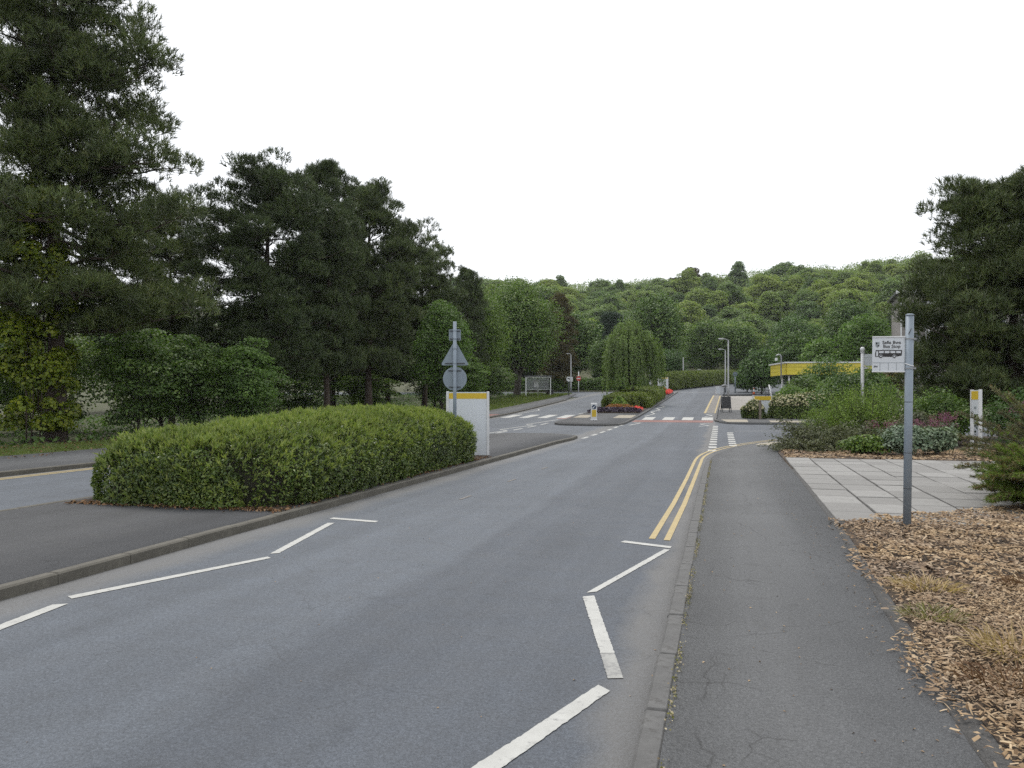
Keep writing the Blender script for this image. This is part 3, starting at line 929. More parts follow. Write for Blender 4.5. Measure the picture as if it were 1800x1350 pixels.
# ---- pine
def pine_meshes(name, H, prof, nl, seed, mat='pine', hb=None, pad=0.85, shoots=46, nd=13, nlen=0.19, nw=0.020, tr=0.24, extra=(), droop=0.0, upt=0.35, spike=0.0, candles=0, fl=0.68, vj=(-.2, .38)):
    rng = np.random.default_rng(seed)
    hs = [p[0] for p in prof]; rs = [p[1] for p in prof]
    hb = hb or hs[0]
    b = MB()
    wob = rng.normal(size=(6, 2)) * 0.10
    def axis(z):
        t = np.clip(z / H, 0, 1) * 5
        i = int(min(4, t)); f = t - i
        w = wob[i] * (1 - f) + wob[i + 1] * f
        return Vector((w[0] * min(1, z), w[1] * min(1, z), z))
    tp = [axis(z) for z in np.linspace(0, H * 0.96, 9)]
    tp[0].z = -0.3
    b.tube(tp, [tr * 1.35] + [tr * (1 - 0.85 * i / 8) for i in range(1, 9)], 9)
    C = []; rad = []; up = []
    limbs = []
    for i in range(nl):
        u = (i + 0.5) / nl
        z = hb + (H * 0.97 - hb) * u ** 0.92
        az = i * 2.39996 + rng.uniform(-.5, .5)
        L = float(np.interp(z, hs, rs)) * rng.uniform(0.66, 1.06)
        limbs.append((z, az, L, u))
    for (z, az, L) in extra:
        limbs.append((z, az, L, np.clip((z - hb) / (H - hb), 0, 1)))
    for (z, az, L, u) in limbs:
        rise = L * (-0.04 - droop + upt * u + rng.uniform(-.18, .22))
        z0 = max(0.6, z - max(0, rise) * 0.8)
        a0 = axis(z0)
        dv = Vector((math.cos(az), math.sin(az), 0))
        tip = a0 + dv * L + Vector((0, 0, rise))
        path = curve(a0, tip, -0.06 * L, 5, rng, 0.05 * L * 0.4)
        lr = tr * (0.30 - 0.16 * u)
        b.tube(path, [lr, lr * .8, lr * .62, lr * .45, lr * .3, lr * .12], 5, False)
        nsub = 3 + int(L * 1.15)
        sv = Vector((-dv.y, dv.x, 0))
        for k in range(nsub):
            f = 1.0 if k == 0 else rng.uniform(0.22, 0.98)
            q = path[0].lerp(tip, f)
            j = min(4, int(f * 5)); q = path[j].lerp(path[j + 1], f * 5 - j) if f < 1 else tip
            off = (0 if k == 0 else rng.uniform(-1, 1) * (0.25 + 0.36 * L * (1 - f * 0.6)))
            q2 = q + sv * off + dv * abs(off) * 0.25 + Vector((0, 0, rng.uniform(*vj)))
            if k:
                b.tube([q, q.lerp(q2, .5) + Vector((0, 0, -.05)), q2], [lr * .3, lr * .2, lr * .08], 4, False)
            C.append(q2); rad.append(pad * rng.uniform(0.62, 1.15) * (0.75 + 0.25 * min(1, L / 3))); up.append(u)
    for k in range(7):
        a = k * 2.4
        C.append(axis(H * 0.95) + Vector((math.cos(a) * pad * 0.55, math.sin(a) * pad * 0.55, rng.uniform(-.7, .25)))); rad.append(pad * 0.8); up.append(1.0)
    C = np.array([tuple(c) for c in C]); rad = np.array(rad)
    P, d = blob_points(rng, C, rad, shoots, fl, -0.38, 0.45)
    D = d * 0.75 + np.array([0, 0, 0.55 + spike])
    V, F = needles(P, D, nd, nlen, nw, rng, 0.5, nlen * 0.7)
    cm = fast_mesh(name + '_needles', V, F)
    cm.materials.append(MT[mat])
    tm = b.mesh(name + '_trunk')
    tm.materials.append(MT['bark'])
    cd = None
    if candles:
        top = d[:, 2] > 0.45
        idx = rng.choice(np.where(top)[0], min(candles, int(top.sum())), replace=False)
        n = len(idx)
        base = P[idx]
        ax = unit(np.array([0, 0, 1.0]) + rng.normal(size=(n, 3)) * 0.16)
        L_ = rng.uniform(0.22, 0.55, size=(n, 1))
        vs_ = []; m_ = 3
        for k in range(m_):
            a = 2 * PI * k / m_
            vs_.append(base + np.array([math.cos(a), math.sin(a), 0]) * 0.022)
        vs_.append(base + ax * L_)
        V = np.stack(vs_, 1).reshape(-1, 3)
        o = (np.arange(n) * 4)[:, None]
        F = np.concatenate([o + np.array([[0, 1, 3]]), o + np.array([[1, 2, 3]]), o + np.array([[2, 0, 3]])], 0)
        cd = fast_mesh(name + '_candles', V, F)
        cd.materials.append(MT['candle'])
    return tm, cm, cd

PARTS3 = ('trunk', 'crown', 'candles')

# ------------------------------------------------------------------ pines on the left
right = Vector((math.cos(YAW), math.sin(YAW), 0))
az0 = YAW  # azimuth of "sideways" as seen from the road
m1 = pine_meshes('tall_pine', 19.8, [(4.6, 3.6), (6, 4.6), (8.3, 4.6), (9.7, 3.0), (11.2, 2.3), (12.3, 2.2), (13, 3.6), (15, 4.0), (17.2, 2.9), (19.4, 1.2)], 80, 11,
                 extra=[(11.0, az0 + .05, 5.0), (10.6, az0 - .35, 4.6), (12.0, az0 + .2, 3.9), (8.4, az0 - .1, 5.3), (6.2, az0 + .15, 5.3), (4.9, az0, 5.2), (14.6, az0, 4.3)], tr=0.36, pad=0.92, shoots=60, nd=8, nlen=0.29, nw=0.032, spike=0.2)
tree_obj('pine_tree', 'tallest dark pine, ivy on its trunk, at the left edge of the picture', 'pine tree', m1, on(-25.1, 25.5), 0, 1, 'pines along the verge', PARTS3)
m2 = pine_meshes('round_pine', 15.4, [(3.2, 2.8), (6, 3.7), (9, 4.0), (12, 4.0), (13.8, 3.3), (15, 1.6)], 58, 23, 'pine', tr=0.27, pad=0.86, shoots=58, nd=8, nlen=0.30, nw=0.036, spike=0.2)
pt2 = tree_obj('pine_tree', 'broad round-topped pine, second tallest, behind the clipped hedge', 'pine tree', m2, on(-23.2, 37.3), 0.4, (0.96, 0.96, 0.90), 'pines along the verge', PARTS3)
m3 = pine_meshes('spiky_pine', 16.0, [(2.8, 2.6), (6, 3.4), (9, 3.7), (11.5, 3.3), (13.6, 2.5), (15.6, 1.0)], 56, 37, 'pine', tr=0.25, pad=0.76, shoots=56, nd=8, nlen=0.31, nw=0.036, upt=0.75, spike=0.7, fl=0.8,
                 extra=[(12.4, az0, 4.0), (11.0, az0 - .2, 4.3)])
pt3 = tree_obj('pine_tree', 'ragged pine with spiky upswept branch tips, right of the round-topped pine', 'pine tree', m3, on(-22.2, 47.9), 0, (1, 1, 0.96), 'pines along the verge', PARTS3)
G = 'pines along the verge'
copy_tree(pt3, on(-22.0, 41.8), 1.9, (0.74, 0.74, 0.95), 'slim pine spire poking up just right of the round-topped pine', G)
copy_tree(pt2, on(-22.4, 58.3), 2.2, (0.80, 0.80, 0.84), 'shorter pine above the road sign post seen from behind', G)
copy_tree(pt3, on(-23.2, 71.6), 4.0, (0.55, 0.55, 0.80), 'small slender pine tip at the right end of the pine row', G)
copy_tree(pt2, on(-30.2, 38.9), 3.6, (0.62, 0.62, 0.84), 'dark pine set back between the tallest pine and the round-topped pine', G)
copy_tree(pt3, on(-27.5, 53.0), 5.1, (1.0, 1.0, 0.86), 'dark pine standing back in the wood behind the ragged pine', G)
copy_tree(pt2, on(-34.0, 27.0), 5.5, (0.95, 0.95, 0.95), 'dark pine in the wood behind the ivy-clad trunk', G)
copy_tree(pt3, on(-27.0, 62.0), 0.9, (0.9, 0.9, 0.72), 'dark pine in the wood left of the bright green tree', G)

# ivy climbing the tall pine
rng = np.random.default_rng(5)
Ci = []; ri = []
for k in range(120):
    z = rng.uniform(0.6, 9.8)
    w_ = float(np.interp(z, [0, 1.2, 4, 7, 9.8], [0.7, 1.5, 1.6, 1.2, 0.5]))
    a = rng.uniform(0, 2 * PI)
    Ci.append((math.cos(a) * w_ * rng.uniform(.4, 1), math.sin(a) * w_ * rng.uniform(.4, 1), z)); ri.append(rng.uniform(.28, .62))
P, d = blob_points(rng, np.array(Ci), np.array(ri), 190, 0.9, -0.6, 0.5)
V, F = leaves(P, d + np.array([0, 0, .4]), 0.15, rng, 0.85, 0.15, 0.5)
ivy = thing('ivy', 'yellow-green ivy climbing the trunk of the tallest pine', 'ivy', on(-25.3, 24.9))
link('leaves', fast_mesh('ivy_leaves', V, F), MT['ivy'], ivy)
b = MB()
for k in range(9):
    a0 = k * 0.7
    b.tube([(math.cos(a0 + 0.25 * math.sin(t)) * 0.40, math.sin(a0 + 0.25 * math.sin(t)) * 0.40, t) for t in np.linspace(0, 8, 9)], 0.025, 5)
b.build('stem', MT['bark'], ivy)

# ------------------------------------------------------------------ broadleaf trees and understorey, left
mA = broadleaf_meshes('bright_tree', 8.8, 2.9, 0.5, 95, 210, 0.15, 3, 'leaf_bright', 0.13)
tree_obj('broadleaf_tree', 'bright green young tree directly behind the white sign board', 'tree', mA, on(-19.4, 54.0), 0.5, 1.0, 'broadleaf trees on the left')
mB = broadleaf_meshes('verge_tree', 14.2, 6.0, 2.3, 130, 210, 0.26, 8, 'leaf', 0.42)
vt = tree_obj('broadleaf_tree', 'large spreading green tree with dark trunk beside the bus shelter', 'tree', mB, on(-23.5, 92.0), 0.2, 1.0, 'broadleaf trees on the left')
copy_tree(vt, on(-24.5, 78.0), 2.0, (0.72, 0.72, 0.86), 'green tree between the bright young tree and the bus shelter tree', 'broadleaf trees on the left')
mC = broadleaf_meshes('shade_shrub', 5.2, 2.7, 0.1, 62, 170, 0.15, 13, 'leaf', 0.08, flat=0.5, clump=0.30)
ss = tree_obj('shrub', 'dark leafy shrub under the tallest pine, nearest the left edge', 'shrub', mC, on(-29.0, 24.0), 0, 1.0, 'woodland shrubs on the left', ('stems', 'foliage'))
S = 'woodland shrubs on the left'
copy_tree(ss, on(-24.0, 28.8), 1.2, (0.95, 0.95, 0.95), 'dark leafy shrub just right of the ivy-clad trunk', S)
copy_tree(ss, on(-22.9, 31.2), 2.6, (0.95, 0.95, 0.92), 'dark leafy shrub behind the left end of the clipped hedge', S)
mD = broadleaf_meshes('layered_shrub', 4.7, 2.0, 0.1, 60, 190, 0.13, 17, 'leaf_bright', 0.07, flat=0.42, clump=0.36)
ls_ = tree_obj('shrub', 'fresh green layered shrub rising behind the middle of the clipped hedge', 'shrub', mD, on(-20.6, 31.6), 0.3, 1.0, S, ('stems', 'foliage'))
copy_tree(ls_, on(-27.0, 34.0), 3.3, (1.3, 1.3, 1.15), 'tall green shrub between the pine trunks at far left', S)
copy_tree(ss, on(-31.5, 31.5), 4.0, (1.3, 1.3, 1.1), 'dark shrub mass deep in the wood behind the ivy', S)
copy_tree(ss, on(-26.5, 46.0), 0.7, (1.2, 1.2, 0.8), 'dark low shrub behind the pine trunks in the middle', S)
copy_tree(ss, on(-24.5, 52.5), 2.1, (1.1, 1.1, 0.8), 'dark low shrub at the foot of the ragged pine', S)
copy_tree(ss, on(-22.8, 62.0), 3.0, (1.1, 1.1, 0.95), 'dark shrub at the foot of the shorter pine', S)
copy_tree(ls_, on(-22.0, 68.0), 5.0, (1.2, 1.2, 1.0), 'green shrub between the bright young tree and the grass verge', S)
copy_tree(ss, on(-24.0, 82.0), 4.4, (1.2, 1.2, 0.8), 'dark shrub just left of the bus shelter', S)
# brown conifer
mE = pine_meshes('brown_conifer', 12.0, [(1.2, 2.3), (5, 2.4), (9, 1.7), (11.5, 0.6)], 52, 51, 'pine_warm', tr=0.2, pad=0.8, shoots=28, nd=8, nlen=0.32, nw=0.055)
tree_obj('conifer_tree', 'brownish conifer between the bus shelter tree and the weeping tree', 'conifer', mE, on(-21.6, 108.5), 0, 1.1, None, PARTS3)

# trees farther back: shared models
mF = broadleaf_meshes('back_tree_a', 16.0, 7.0, 1.6, 110, 150, 0.42, 61, 'leaf', 0.35, clump=0.30)
mF2 = broadleaf_meshes('back_tree_b', 14.0, 7.4, 1.2, 110, 150, 0.42, 67, 'leaf_dark', 0.35, clump=0.30)
bt = tree_obj('broadleaf_tree', 'tall light green tree right behind the weeping tree', 'tree', mF, on(-11.0, 141.0), 0, (1.0, 1.0, 1.02), 'trees beyond the far road')
GB = 'trees beyond the far road'
bt2 = tree_obj('broadleaf_tree', 'rounded green tree behind the bend hedge, left of the lamp posts', 'tree', mF2, on(3.0, 156.0), 0, (0.85, 0.85, 0.80), GB)
def bk(src, x, y, rz, s, label):
    return copy_tree(src, on(x, y), rz, s, label, GB)
bk(bt, -2.5, 158.0, 2.1, (0.8, 0.8, 0.72), 'lighter green tree directly above the pale post in the bend hedge')
bk(bt2, 12.5, 150.0, 1.0, (0.95, 0.95, 0.85), 'dark green tree directly behind the twin lamp posts')
bk(bt, 23.0, 158.0, 3.0, (1.0, 1.0, 0.92), 'green tree behind the yellow-fronted building, left part')
bk(bt2, 34.0, 150.0, 4.0, (1.0, 1.0, 0.9), 'dark green tree behind the yellow-fronted building, right part')
bk(bt, -15.5, 117.5, 4.2, (0.62, 0.62, 0.50), 'bushy green tree behind the no-entry sign')
bk(bt2, -28.0, 116.0, 5.0, (0.9, 0.9, 0.75), 'dark tree behind the bus shelter')
bk(bt, -24.0, 130.0, 0.6, (0.95, 0.95, 0.8), 'green tree deep behind the short lamp column on the left')
bk(bt2, -40.0, 104.0, 1.4, (1.0, 1.0, 0.9), 'dark tree far behind the left verge')
bk(bt2, -8.0, 124.0, 3.4, (0.55, 0.55, 0.42), 'low dark tree behind the willow-like crown')
bk(bt, -38.0, 84.0, 2.2, (0.9, 0.9, 0.95), 'green tree in the back row behind the pine row')
bk(bt2, -48.0, 58.0, 0.2, (0.9, 0.9, 0.75), 'dark tree beyond the wood, left of centre')
bk(bt, -52.0, 42.0, 1.2, (0.9, 0.9, 0.62), 'green tree beyond the wood at far left')
bk(bt2, -60.0, 28.0, 2.7, (0.9, 0.9, 0.60), 'dark tree beyond the wood at the left edge')
bk(bt2, -41.0, 36.0, 0.9, (0.8, 0.8, 0.42), 'low dark tree closing the wood behind the layered shrub')
bk(bt2, -38.0, 56.0, 2.9, (0.8, 0.8, 0.45), 'low dark tree closing the wood behind the pine trunks')
bk(bt2, -44.0, 21.0, 4.4, (0.8, 0.8, 0.42), 'low dark tree closing the wood behind the ivy')
bk(bt2, -34.0, 70.0, 3.7, (0.7, 0.7, 0.45), 'low dark tree closing the wood behind the bright young tree')
bk(bt2, -46.0, 74.0, 5.2, (0.9, 0.9, 0.8), 'dark tree beyond the wood behind the shorter pine')
mG = pine_meshes('blue_conifer', 13.0, [(1.0, 3.2), (5, 3.3), (9, 2.4), (12.5, 0.9)], 60, 71, 'pine_cool', tr=0.25, pad=1.1, shoots=26, nd=8, nlen=0.42, nw=0.085)
tree_obj('conifer_tree', 'blue-green conifer behind the left side of the weeping tree', 'conifer', mG, on(-19.2, 144.0), 0, (1.15, 1.15, 0.98), None, PARTS3)

# ------------------------------------------------------------------ the wooded hill: separate trees sharing a few models
hill_models = []
for k in range(8):
    mh = broadleaf_meshes('hill_tree_%d' % k, (11.0, 9.5, 12.5, 11, 10, 13.5, 9, 11.5)[k], (6.0, 6.8, 5.0, 5.6, 6.4, 4.2, 6.2, 5.4)[k], 1.0, (95, 110, 80, 90, 105, 70, 105, 85)[k], 110, 0.47, 100 + k, 'leaf_hill', 0.25, clump=(0.25, 0.21, 0.28, 0.24, 0.22, 0.30, 0.21, 0.26)[k], low=-0.3, shape=(1, 0.6, 1.3, 1, 0.8, 1.9, 0.7, 1.2)[k])
    hill_models.append(mh)
rng = np.random.default_rng(99)
spots = []
for yrow in np.arange(180, 312, 8.6):
    xc0 = -0.50 * yrow + 20
    xc1 = 0.36 * yrow + 12
    for x in np.arange(xc0, xc1, 9.6):
        xx = x + rng.uniform(-3.6, 3.6); yy = yrow + rng.uniform(-3.2, 3.2)
        spots.append((xx, yy))
LB = 'rounded broadleaf tree in the wood covering the far hillside'
first = {}
def in_view(x, y):
    X = x * math.cos(YAW) + y * math.sin(YAW); Z = -x * math.sin(YAW) + y * math.cos(YAW)
    px = 900 + 1400 * X / Z
    return 790 < px < 1880
spots = [s for s in spots if in_view(*s)]
rng.shuffle(spots)
spots = spots[:298]
for (x, y) in spots:
    k = int(rng.integers(0, 8))
    s = rng.uniform(0.72, 1.42)
    sz = s * rng.uniform(0.70, 0.98)
    if k not in first:
        first[k] = tree_obj('hillside_tree', LB, 'tree', hill_models[k], on(x, y, -1.5), rng.uniform(0, 6), (s, s, sz), 'trees of the hillside wood')
    else:
        copy_tree(first[k], on(x, y, -1.5), rng.uniform(0, 6), (s, s, sz))
# the top of the hill, too far and too many to tell apart: one mass of small crowns
Pq = []; Dq = []
for yrow in np.arange(296, 374, 7.0):
    for x in np.arange(-0.52 * yrow, 0.36 * yrow + 12, 9.0):
        xx = x + rng.uniform(-3, 3); yy = yrow + rng.uniform(-2.6, 2.6)
        if not in_view(xx, yy): continue
        rr = rng.uniform(3.4, 7.4); hh = rng.uniform(4.5, 8.5)
        m_ = int(150 * (rr / 4) ** 2)
        d = rand_dirs(rng, m_); d[:, 2] = np.abs(d[:, 2]) * 1.0 - 0.12
        lob = 1 + 0.22 * np.sin(4 * np.arctan2(d[:, 1], d[:, 0]) + xx) * np.sin(5 * d[:, 2] + yy)
        p_ = d * np.array([rr, rr, rr * 0.75]) * (lob * rng.uniform(0.72, 1.04, m_))[:, None] + [xx, yy, ztf(xx, yy) + hh - rr * 0.5]
        Pq.append(p_); Dq.append(d)
V, F = leaves(np.concatenate(Pq), np.concatenate(Dq) + [0, 0, .45], 0.58, rng, 0.7, 0.2, 0.6)
tag(link('hilltop_wood', fast_mesh('hilltop_wood', V, F), MT['leaf_top']), 'dense green wood along the top of the far hill', 'wood', kind='stuff')
# a few open-crowned pines on the skyline
sk = pine_meshes('skyline_pine', 12.0, [(6.5, 2.6), (9, 3.4), (11, 2.6), (11.8, 1.2)], 26, 131, 'pine_warm', tr=0.2, pad=1.2, shoots=26, nd=8, nlen=0.5, nw=0.1)
skp = tree_obj('pine_tree', 'dark open-crowned pine standing on the skyline of the hill', 'pine tree', sk, on(-12, 352), 0, 1, 'skyline pines', PARTS3)
for (x, y, s) in ((-20, 354, 0.7), (-4, 352, 0.65), (-26, 352, 0.6)):
    copy_tree(skp, on(x, y), x, (s, s, s))

# ------------------------------------------------------------------ clipped hedges
def hedge(name, label, path, width, h, ls, dens, seed, mat='hedge', rtop=0.45, wob=0.07, sprigs=0, bloom=None, group=None, endr=0.8, dome=4.5):
    """path: centre line points (x, y, half-width, height) ; leaf shell over a solid light-blocking core in twig colour"""
    rng = np.random.default_rng(seed)
    base = on(path[0][0], path[0][1])
    t = thing(name, label, 'hedge', base, 0, group)
    pts = np.array([(p[0], p[1]) for p in path], float)
    hw = np.array([p[2] for p in path]); hh = np.array([p[3] for p in path])
    seg = np.linalg.norm(np.diff(pts, axis=0), axis=1)
    s = np.concatenate([[0], np.cumsum(seg)])
    Ltot = s[-1]
    def surf(u, v):
        """u along, v around 0..1 (left foot, over the top, right foot)"""
        sx = u * Ltot
        x = np.interp(sx, s, pts[:, 0]); y = np.interp(sx, s, pts[:, 1])
        dx = np.interp(np.minimum(sx + .05, Ltot), s, pts[:, 0]) - np.interp(np.maximum(sx - .05, 0), s, pts[:, 0])
        dy = np.interp(np.minimum(sx + .05, Ltot), s, pts[:, 1]) - np.interp(np.maximum(sx - .05, 0), s, pts[:, 1])
        dl = np.hypot(dx, dy) + 1e-9
        nxv, nyv = dy / dl, -dx / dl
        w = np.interp(sx, s, hw); H = np.interp(sx, s, hh)
        # rounding at the two ends
        e = np.minimum(sx, Ltot - sx)
        k = np.clip(1 - e / endr, 0, 1)
        en = np.sqrt(np.maximum(0, 1 - k ** 2.6))
        a = (v - 0.5) * PI            # -90..90
        ex = 2 / dome
        cx = np.sign(np.sin(a)) * np.abs(np.sin(a)) ** ex
        cz = np.abs(np.cos(a)) ** ex
        W = w * (0.62 + 0.38 * en); Hh = H * (0.80 + 0.20 * en)
        bulge = 1 + 0.05 * np.sin(cz * 3)
        px = x + nxv * cx * W * bulge; py = y + nyv * cx * W * bulge
        pz = cz * Hh
        n = np.stack([nxv * np.sin(a), nyv * np.sin(a), np.cos(a)], 1)
        # lumps
        l = wob * (np.sin(px * 2.1 + py * 1.3 + seed) * np.sin(py * 1.7 - pz * 2.2) + 0.6 * np.sin(px * 5.3 + pz * 4.1) * np.sin(py * 4.7 + seed))
        l = l + wob * 0.75 * np.sin(px * 14 + pz * 9) * np.sin(py * 13 - pz * 11) + wob * 0.6 * np.sin(px * 27 + py * 23) * np.sin(pz * 25 + py * 9)
        P = np.stack([px, py, pz], 1) + n * l[:, None]
        return P, n
    area = Ltot * (hw.mean() * 2 + hh.mean() * 2) * 1.05
    n = int(area * dens)
    # sample evenly by rejection on the arc length of the profile
    vv = np.linspace(0, 1, 400)
    Pm, _ = surf(np.full(400, 0.5), vv)
    al = np.concatenate([[0], np.cumsum(np.linalg.norm(np.diff(Pm, axis=0), axis=1))])
    v = np.interp(rng.uniform(0, al[-1], n), al, vv)
    u = rng.uniform(0, 1, n)
    P, N = surf(u, v)
    # end caps
    ncap = int(dens * hw.mean() * 2 * hh.mean() * 0.95)
    for end in (0.0, 1.0):
        q = rng.uniform(-1, 1, ncap); z = rng.uniform(0, 1, ncap)
        vfull = np.interp(rng.uniform(0, al[-1], ncap), al, vv)
        Pc, Nc = surf(np.full(ncap, end + (1e-4 if end == 0 else -1e-4)), vfull)
        ctr = np.array([pts[0 if end == 0 else -1][0], pts[0 if end == 0 else -1][1], 0.0])
        fr = np.sqrt(rng.uniform(0, 1, ncap))[:, None]
        d = pts[1] - pts[0] if end == 0 else pts[-1] - pts[-2]
        d = d / np.linalg.norm(d) * (-1 if end == 0 else 1)
        C0 = ctr + (Pc - ctr) * fr
        bul = 0.22 * np.sqrt(np.maximum(0, 1 - fr[:, 0] ** 4))
        lump = wob * np.sin(C0[:, 0] * 3.1 + C0[:, 2] * 2.7 + seed)
        C0[:, 0] += d[0] * (bul + lump); C0[:, 1] += d[1] * (bul + lump)
        P = np.concatenate([P, C0]); N = np.concatenate([N, np.tile(np.array([d[0], d[1], 0.25]), (ncap, 1))])
    depth = rng.uniform(-0.10, 0.035, len(P)) * (ls / 0.055)
    P = P + N * depth[:, None]
    P[:, 2] += zt(P[:, 0], P[:, 1]) - base[2] + 0.1
    P[:, 2] = np.maximum(P[:, 2], zt(P[:, 0], P[:, 1]) - base[2] + 0.12)
    P[:, 0] -= base[0]; P[:, 1] -= base[1]
    V, F = leaves(P, N + np.array([0, 0, 0.35]), ls, rng, 0.5, 0.2, 0.75)
    link('foliage', fast_mesh(name + '_foliage', V, F), MT[mat], t)
    if sprigs:  # new growth crowded on top; its pale colour also paints the lit top
        w_ = np.clip(N[:, 2], 0.04, 1) ** 1.5; idx = rng.choice(len(P), sprigs, p=w_ / w_.sum())
        up = N[idx] + np.array([0, 0, 0.9])
        V, F = needles(P[idx] + unit(up) * 0.01, up, 5, ls * 1.6, ls * 0.55, rng, 0.35, ls * 1.2)
        link('shoots', fast_mesh(name + '_shoots', V, F), MT['shoot'], t)
    if bloom:
        sel = np.where(P[:, 2] - zt(P[:, 0] + base[0], P[:, 1] + base[1]) + base[2] > h * bloom[1])[0]
        idx = rng.choice(sel, min(bloom[0], len(sel)), replace=False)
        V, F = leaves(P[idx] + unit(N[idx] + np.array([0, 0, .5])) * 0.05, N[idx] + np.array([0, 0, .8]), ls * 1.15, rng, 0.9, 0.1, 0.4)
        link('blossom', fast_mesh(name + '_blossom', V, F), MT['cream'], t)
    # solid core added to block light, in the colour of inner twigs
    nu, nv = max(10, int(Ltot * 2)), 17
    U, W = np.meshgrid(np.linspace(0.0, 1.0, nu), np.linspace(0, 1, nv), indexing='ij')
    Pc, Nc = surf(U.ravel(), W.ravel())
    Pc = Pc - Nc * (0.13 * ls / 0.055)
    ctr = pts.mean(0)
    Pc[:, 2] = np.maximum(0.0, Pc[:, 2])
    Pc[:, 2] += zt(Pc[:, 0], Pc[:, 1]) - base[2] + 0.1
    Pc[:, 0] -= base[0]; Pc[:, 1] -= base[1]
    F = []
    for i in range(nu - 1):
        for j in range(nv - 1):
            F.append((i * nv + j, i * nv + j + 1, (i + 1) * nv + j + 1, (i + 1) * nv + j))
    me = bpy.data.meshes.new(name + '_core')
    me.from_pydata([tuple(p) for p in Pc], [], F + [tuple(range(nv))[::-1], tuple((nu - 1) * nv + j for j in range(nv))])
    link('light_block_core', me, MT['twig'], t)
    return t

hedge('clipped_hedge', 'large clipped green hedge with rounded top on the near traffic island',
      [(-7.80, 10.15, 1.80, 0.98), (-7.79, 11.2, 1.82, 1.04), (-7.76, 13, 1.78, 1.12), (-7.74, 16, 1.74, 1.26), (-7.70, 18.6, 1.72, 1.24), (-7.66, 19.9, 1.62, 1.10)],
      3.4, 1.4, 0.056, 1750, 4, 'hedge', wob=0.055, sprigs=11000, endr=1.2, dome=3.4)
hedge('low_hedge', 'low dark box hedge around the weeping tree on the refuge island',
      [(-7.3, 62.6, 1.75, 1.05), (-7.3, 70, 1.75, 1.1), (-7.3, 84, 1.6, 1.15)], 3.4, 1.1, 0.19, 230, 6, 'hedge_dark', wob=0.04, endr=0.5)
hedge('bend_hedge', 'long straight-topped hedge along the far bend of the road',
      [(-7.9, 107.5, 0.9, 2.3), (-2.6, 130, 0.9, 2.25), (3.5, 156, 0.9, 2.2)], 1.8, 2.4, 0.26, 110, 9, 'hedge_dark', wob=0.08)
hedge('boundary_hedge', 'dark hedge along the far side of the left junction',
      [(-9.5, 107.8, 0.9, 1.6), (-18, 108.3, 0.9, 1.6), (-40, 108.0, 0.9, 1.8)], 1.8, 1.7, 0.28, 90, 10, 'leaf_dark', wob=0.12)
hedge('blossom_hedge', 'hedge covered in cream blossom at the far corner of the side road',
      [(3.05, 51.3, 0.95, 1.25), (4.6, 51.4, 1.0, 1.38), (7.6, 51.9, 1.0, 1.5)], 2, 1.35, 0.11, 620, 12, 'hedge', wob=0.09, bloom=(2400, 0.62))
hedge('blossom_hedge', 'small clump of cream-flowered hedge left of the wooden post at the corner',
      [(1.55, 50.9, 0.75, 0.95), (2.0, 51.0, 0.8, 1.05), (2.35, 51.1, 0.75, 1.0)], 1.5, 1.0, 0.11, 620, 14, 'hedge', wob=0.1, bloom=(420, 0.6), endr=0.6)

# leaf litter at the foot of the hedge
rng = np.random.default_rng(31)
n = 900
t_ = rng.uniform(0, 1, n)
side = rng.uniform(0, 1, n) < 0.55
x = np.where(side, -6.02 + rng.uniform(-.20, .14, n), -9.5 + 3.6 * t_)
y = np.where(side, 10 + 10.3 * t_, 9.95 + rng.normal(0, .09, n))
P = np.stack([x, y, zt(x, y) + 0.128], 1)
V, F = leaves(P, np.tile([0, 0, 1.0], (n, 1)), 0.06, rng, 0.55, 0.3, 0.35)
tag(link('leaf_litter', fast_mesh('leaf_litter', V, F), MT['litter']), 'brown dead leaves scattered along the foot of the clipped hedge', 'leaves', kind='stuff')

# ------------------------------------------------------------------ weeping tree on the refuge island
rng = np.random.default_rng(77)
wt = thing('weeping_tree', 'weeping tree with hanging branches on the refuge island', 'tree', on(-7.75, 70.0))
b = MB()
b.tube([(0, 0, -.2), (0.05, 0, 0.6), (0.3, 0.1, 1.5), (0.2, 0.2, 3.2), (0.1, 0, 5.6)], [.17, .14, .12, .10, .04], 8)
Vs = []; Fs = 0
P_all = []; N_all = []; T_all = []
for k in range(560):
    az = rng.uniform(0, 2 * PI); rr = 2.3 * math.sqrt(rng.uniform(0.0, 1))
    lob = 1 + 0.24 * math.sin(3 * az + 1.0)
    ztop = 2.9 + 4.4 * math.sqrt(max(0.03, 1 - (rr / 2.7) ** 2)) * rng.uniform(0.66, 1.08)
    p = np.array([math.cos(az) * rr * lob, math.sin(az) * rr * lob, ztop])
    if k % 5 == 0:
        b.tube(curve((0.15, 0.1, rng.uniform(1.6, 5)), p, 0.6, 4, rng, .08), [.06, .045, .03, .02, .008], 4, False)
    Ln = min(ztop - rng.uniform(0.5, 1.8), rng.uniform(1.6, 4.2))
    m_ = int(Ln * 26)
    s_ = np.sort(rng.uniform(0, 1, m_))
    out = np.array([math.cos(az), math.sin(az), 0])
    q = p + out * (0.35 * np.sin(s_ * 1.6))[:, None] - np.outer(s_ * Ln, [0, 0, 1]) + rng.normal(size=(m_, 3)) * 0.07
    P_all.append(q); N_all.append(np.tile(out + [0, 0, .4], (m_, 1))); T_all.append(np.tile([0, 0, -1.0], (m_, 1)) + rng.normal(size=(m_, 3)) * 0.5)
V, F = leaves(np.concatenate(P_all), np.concatenate(N_all), 0.19, rng, 0.40, 0.1, 0.6, np.concatenate(T_all))
b.build('trunk', MT['bark2'], wt)
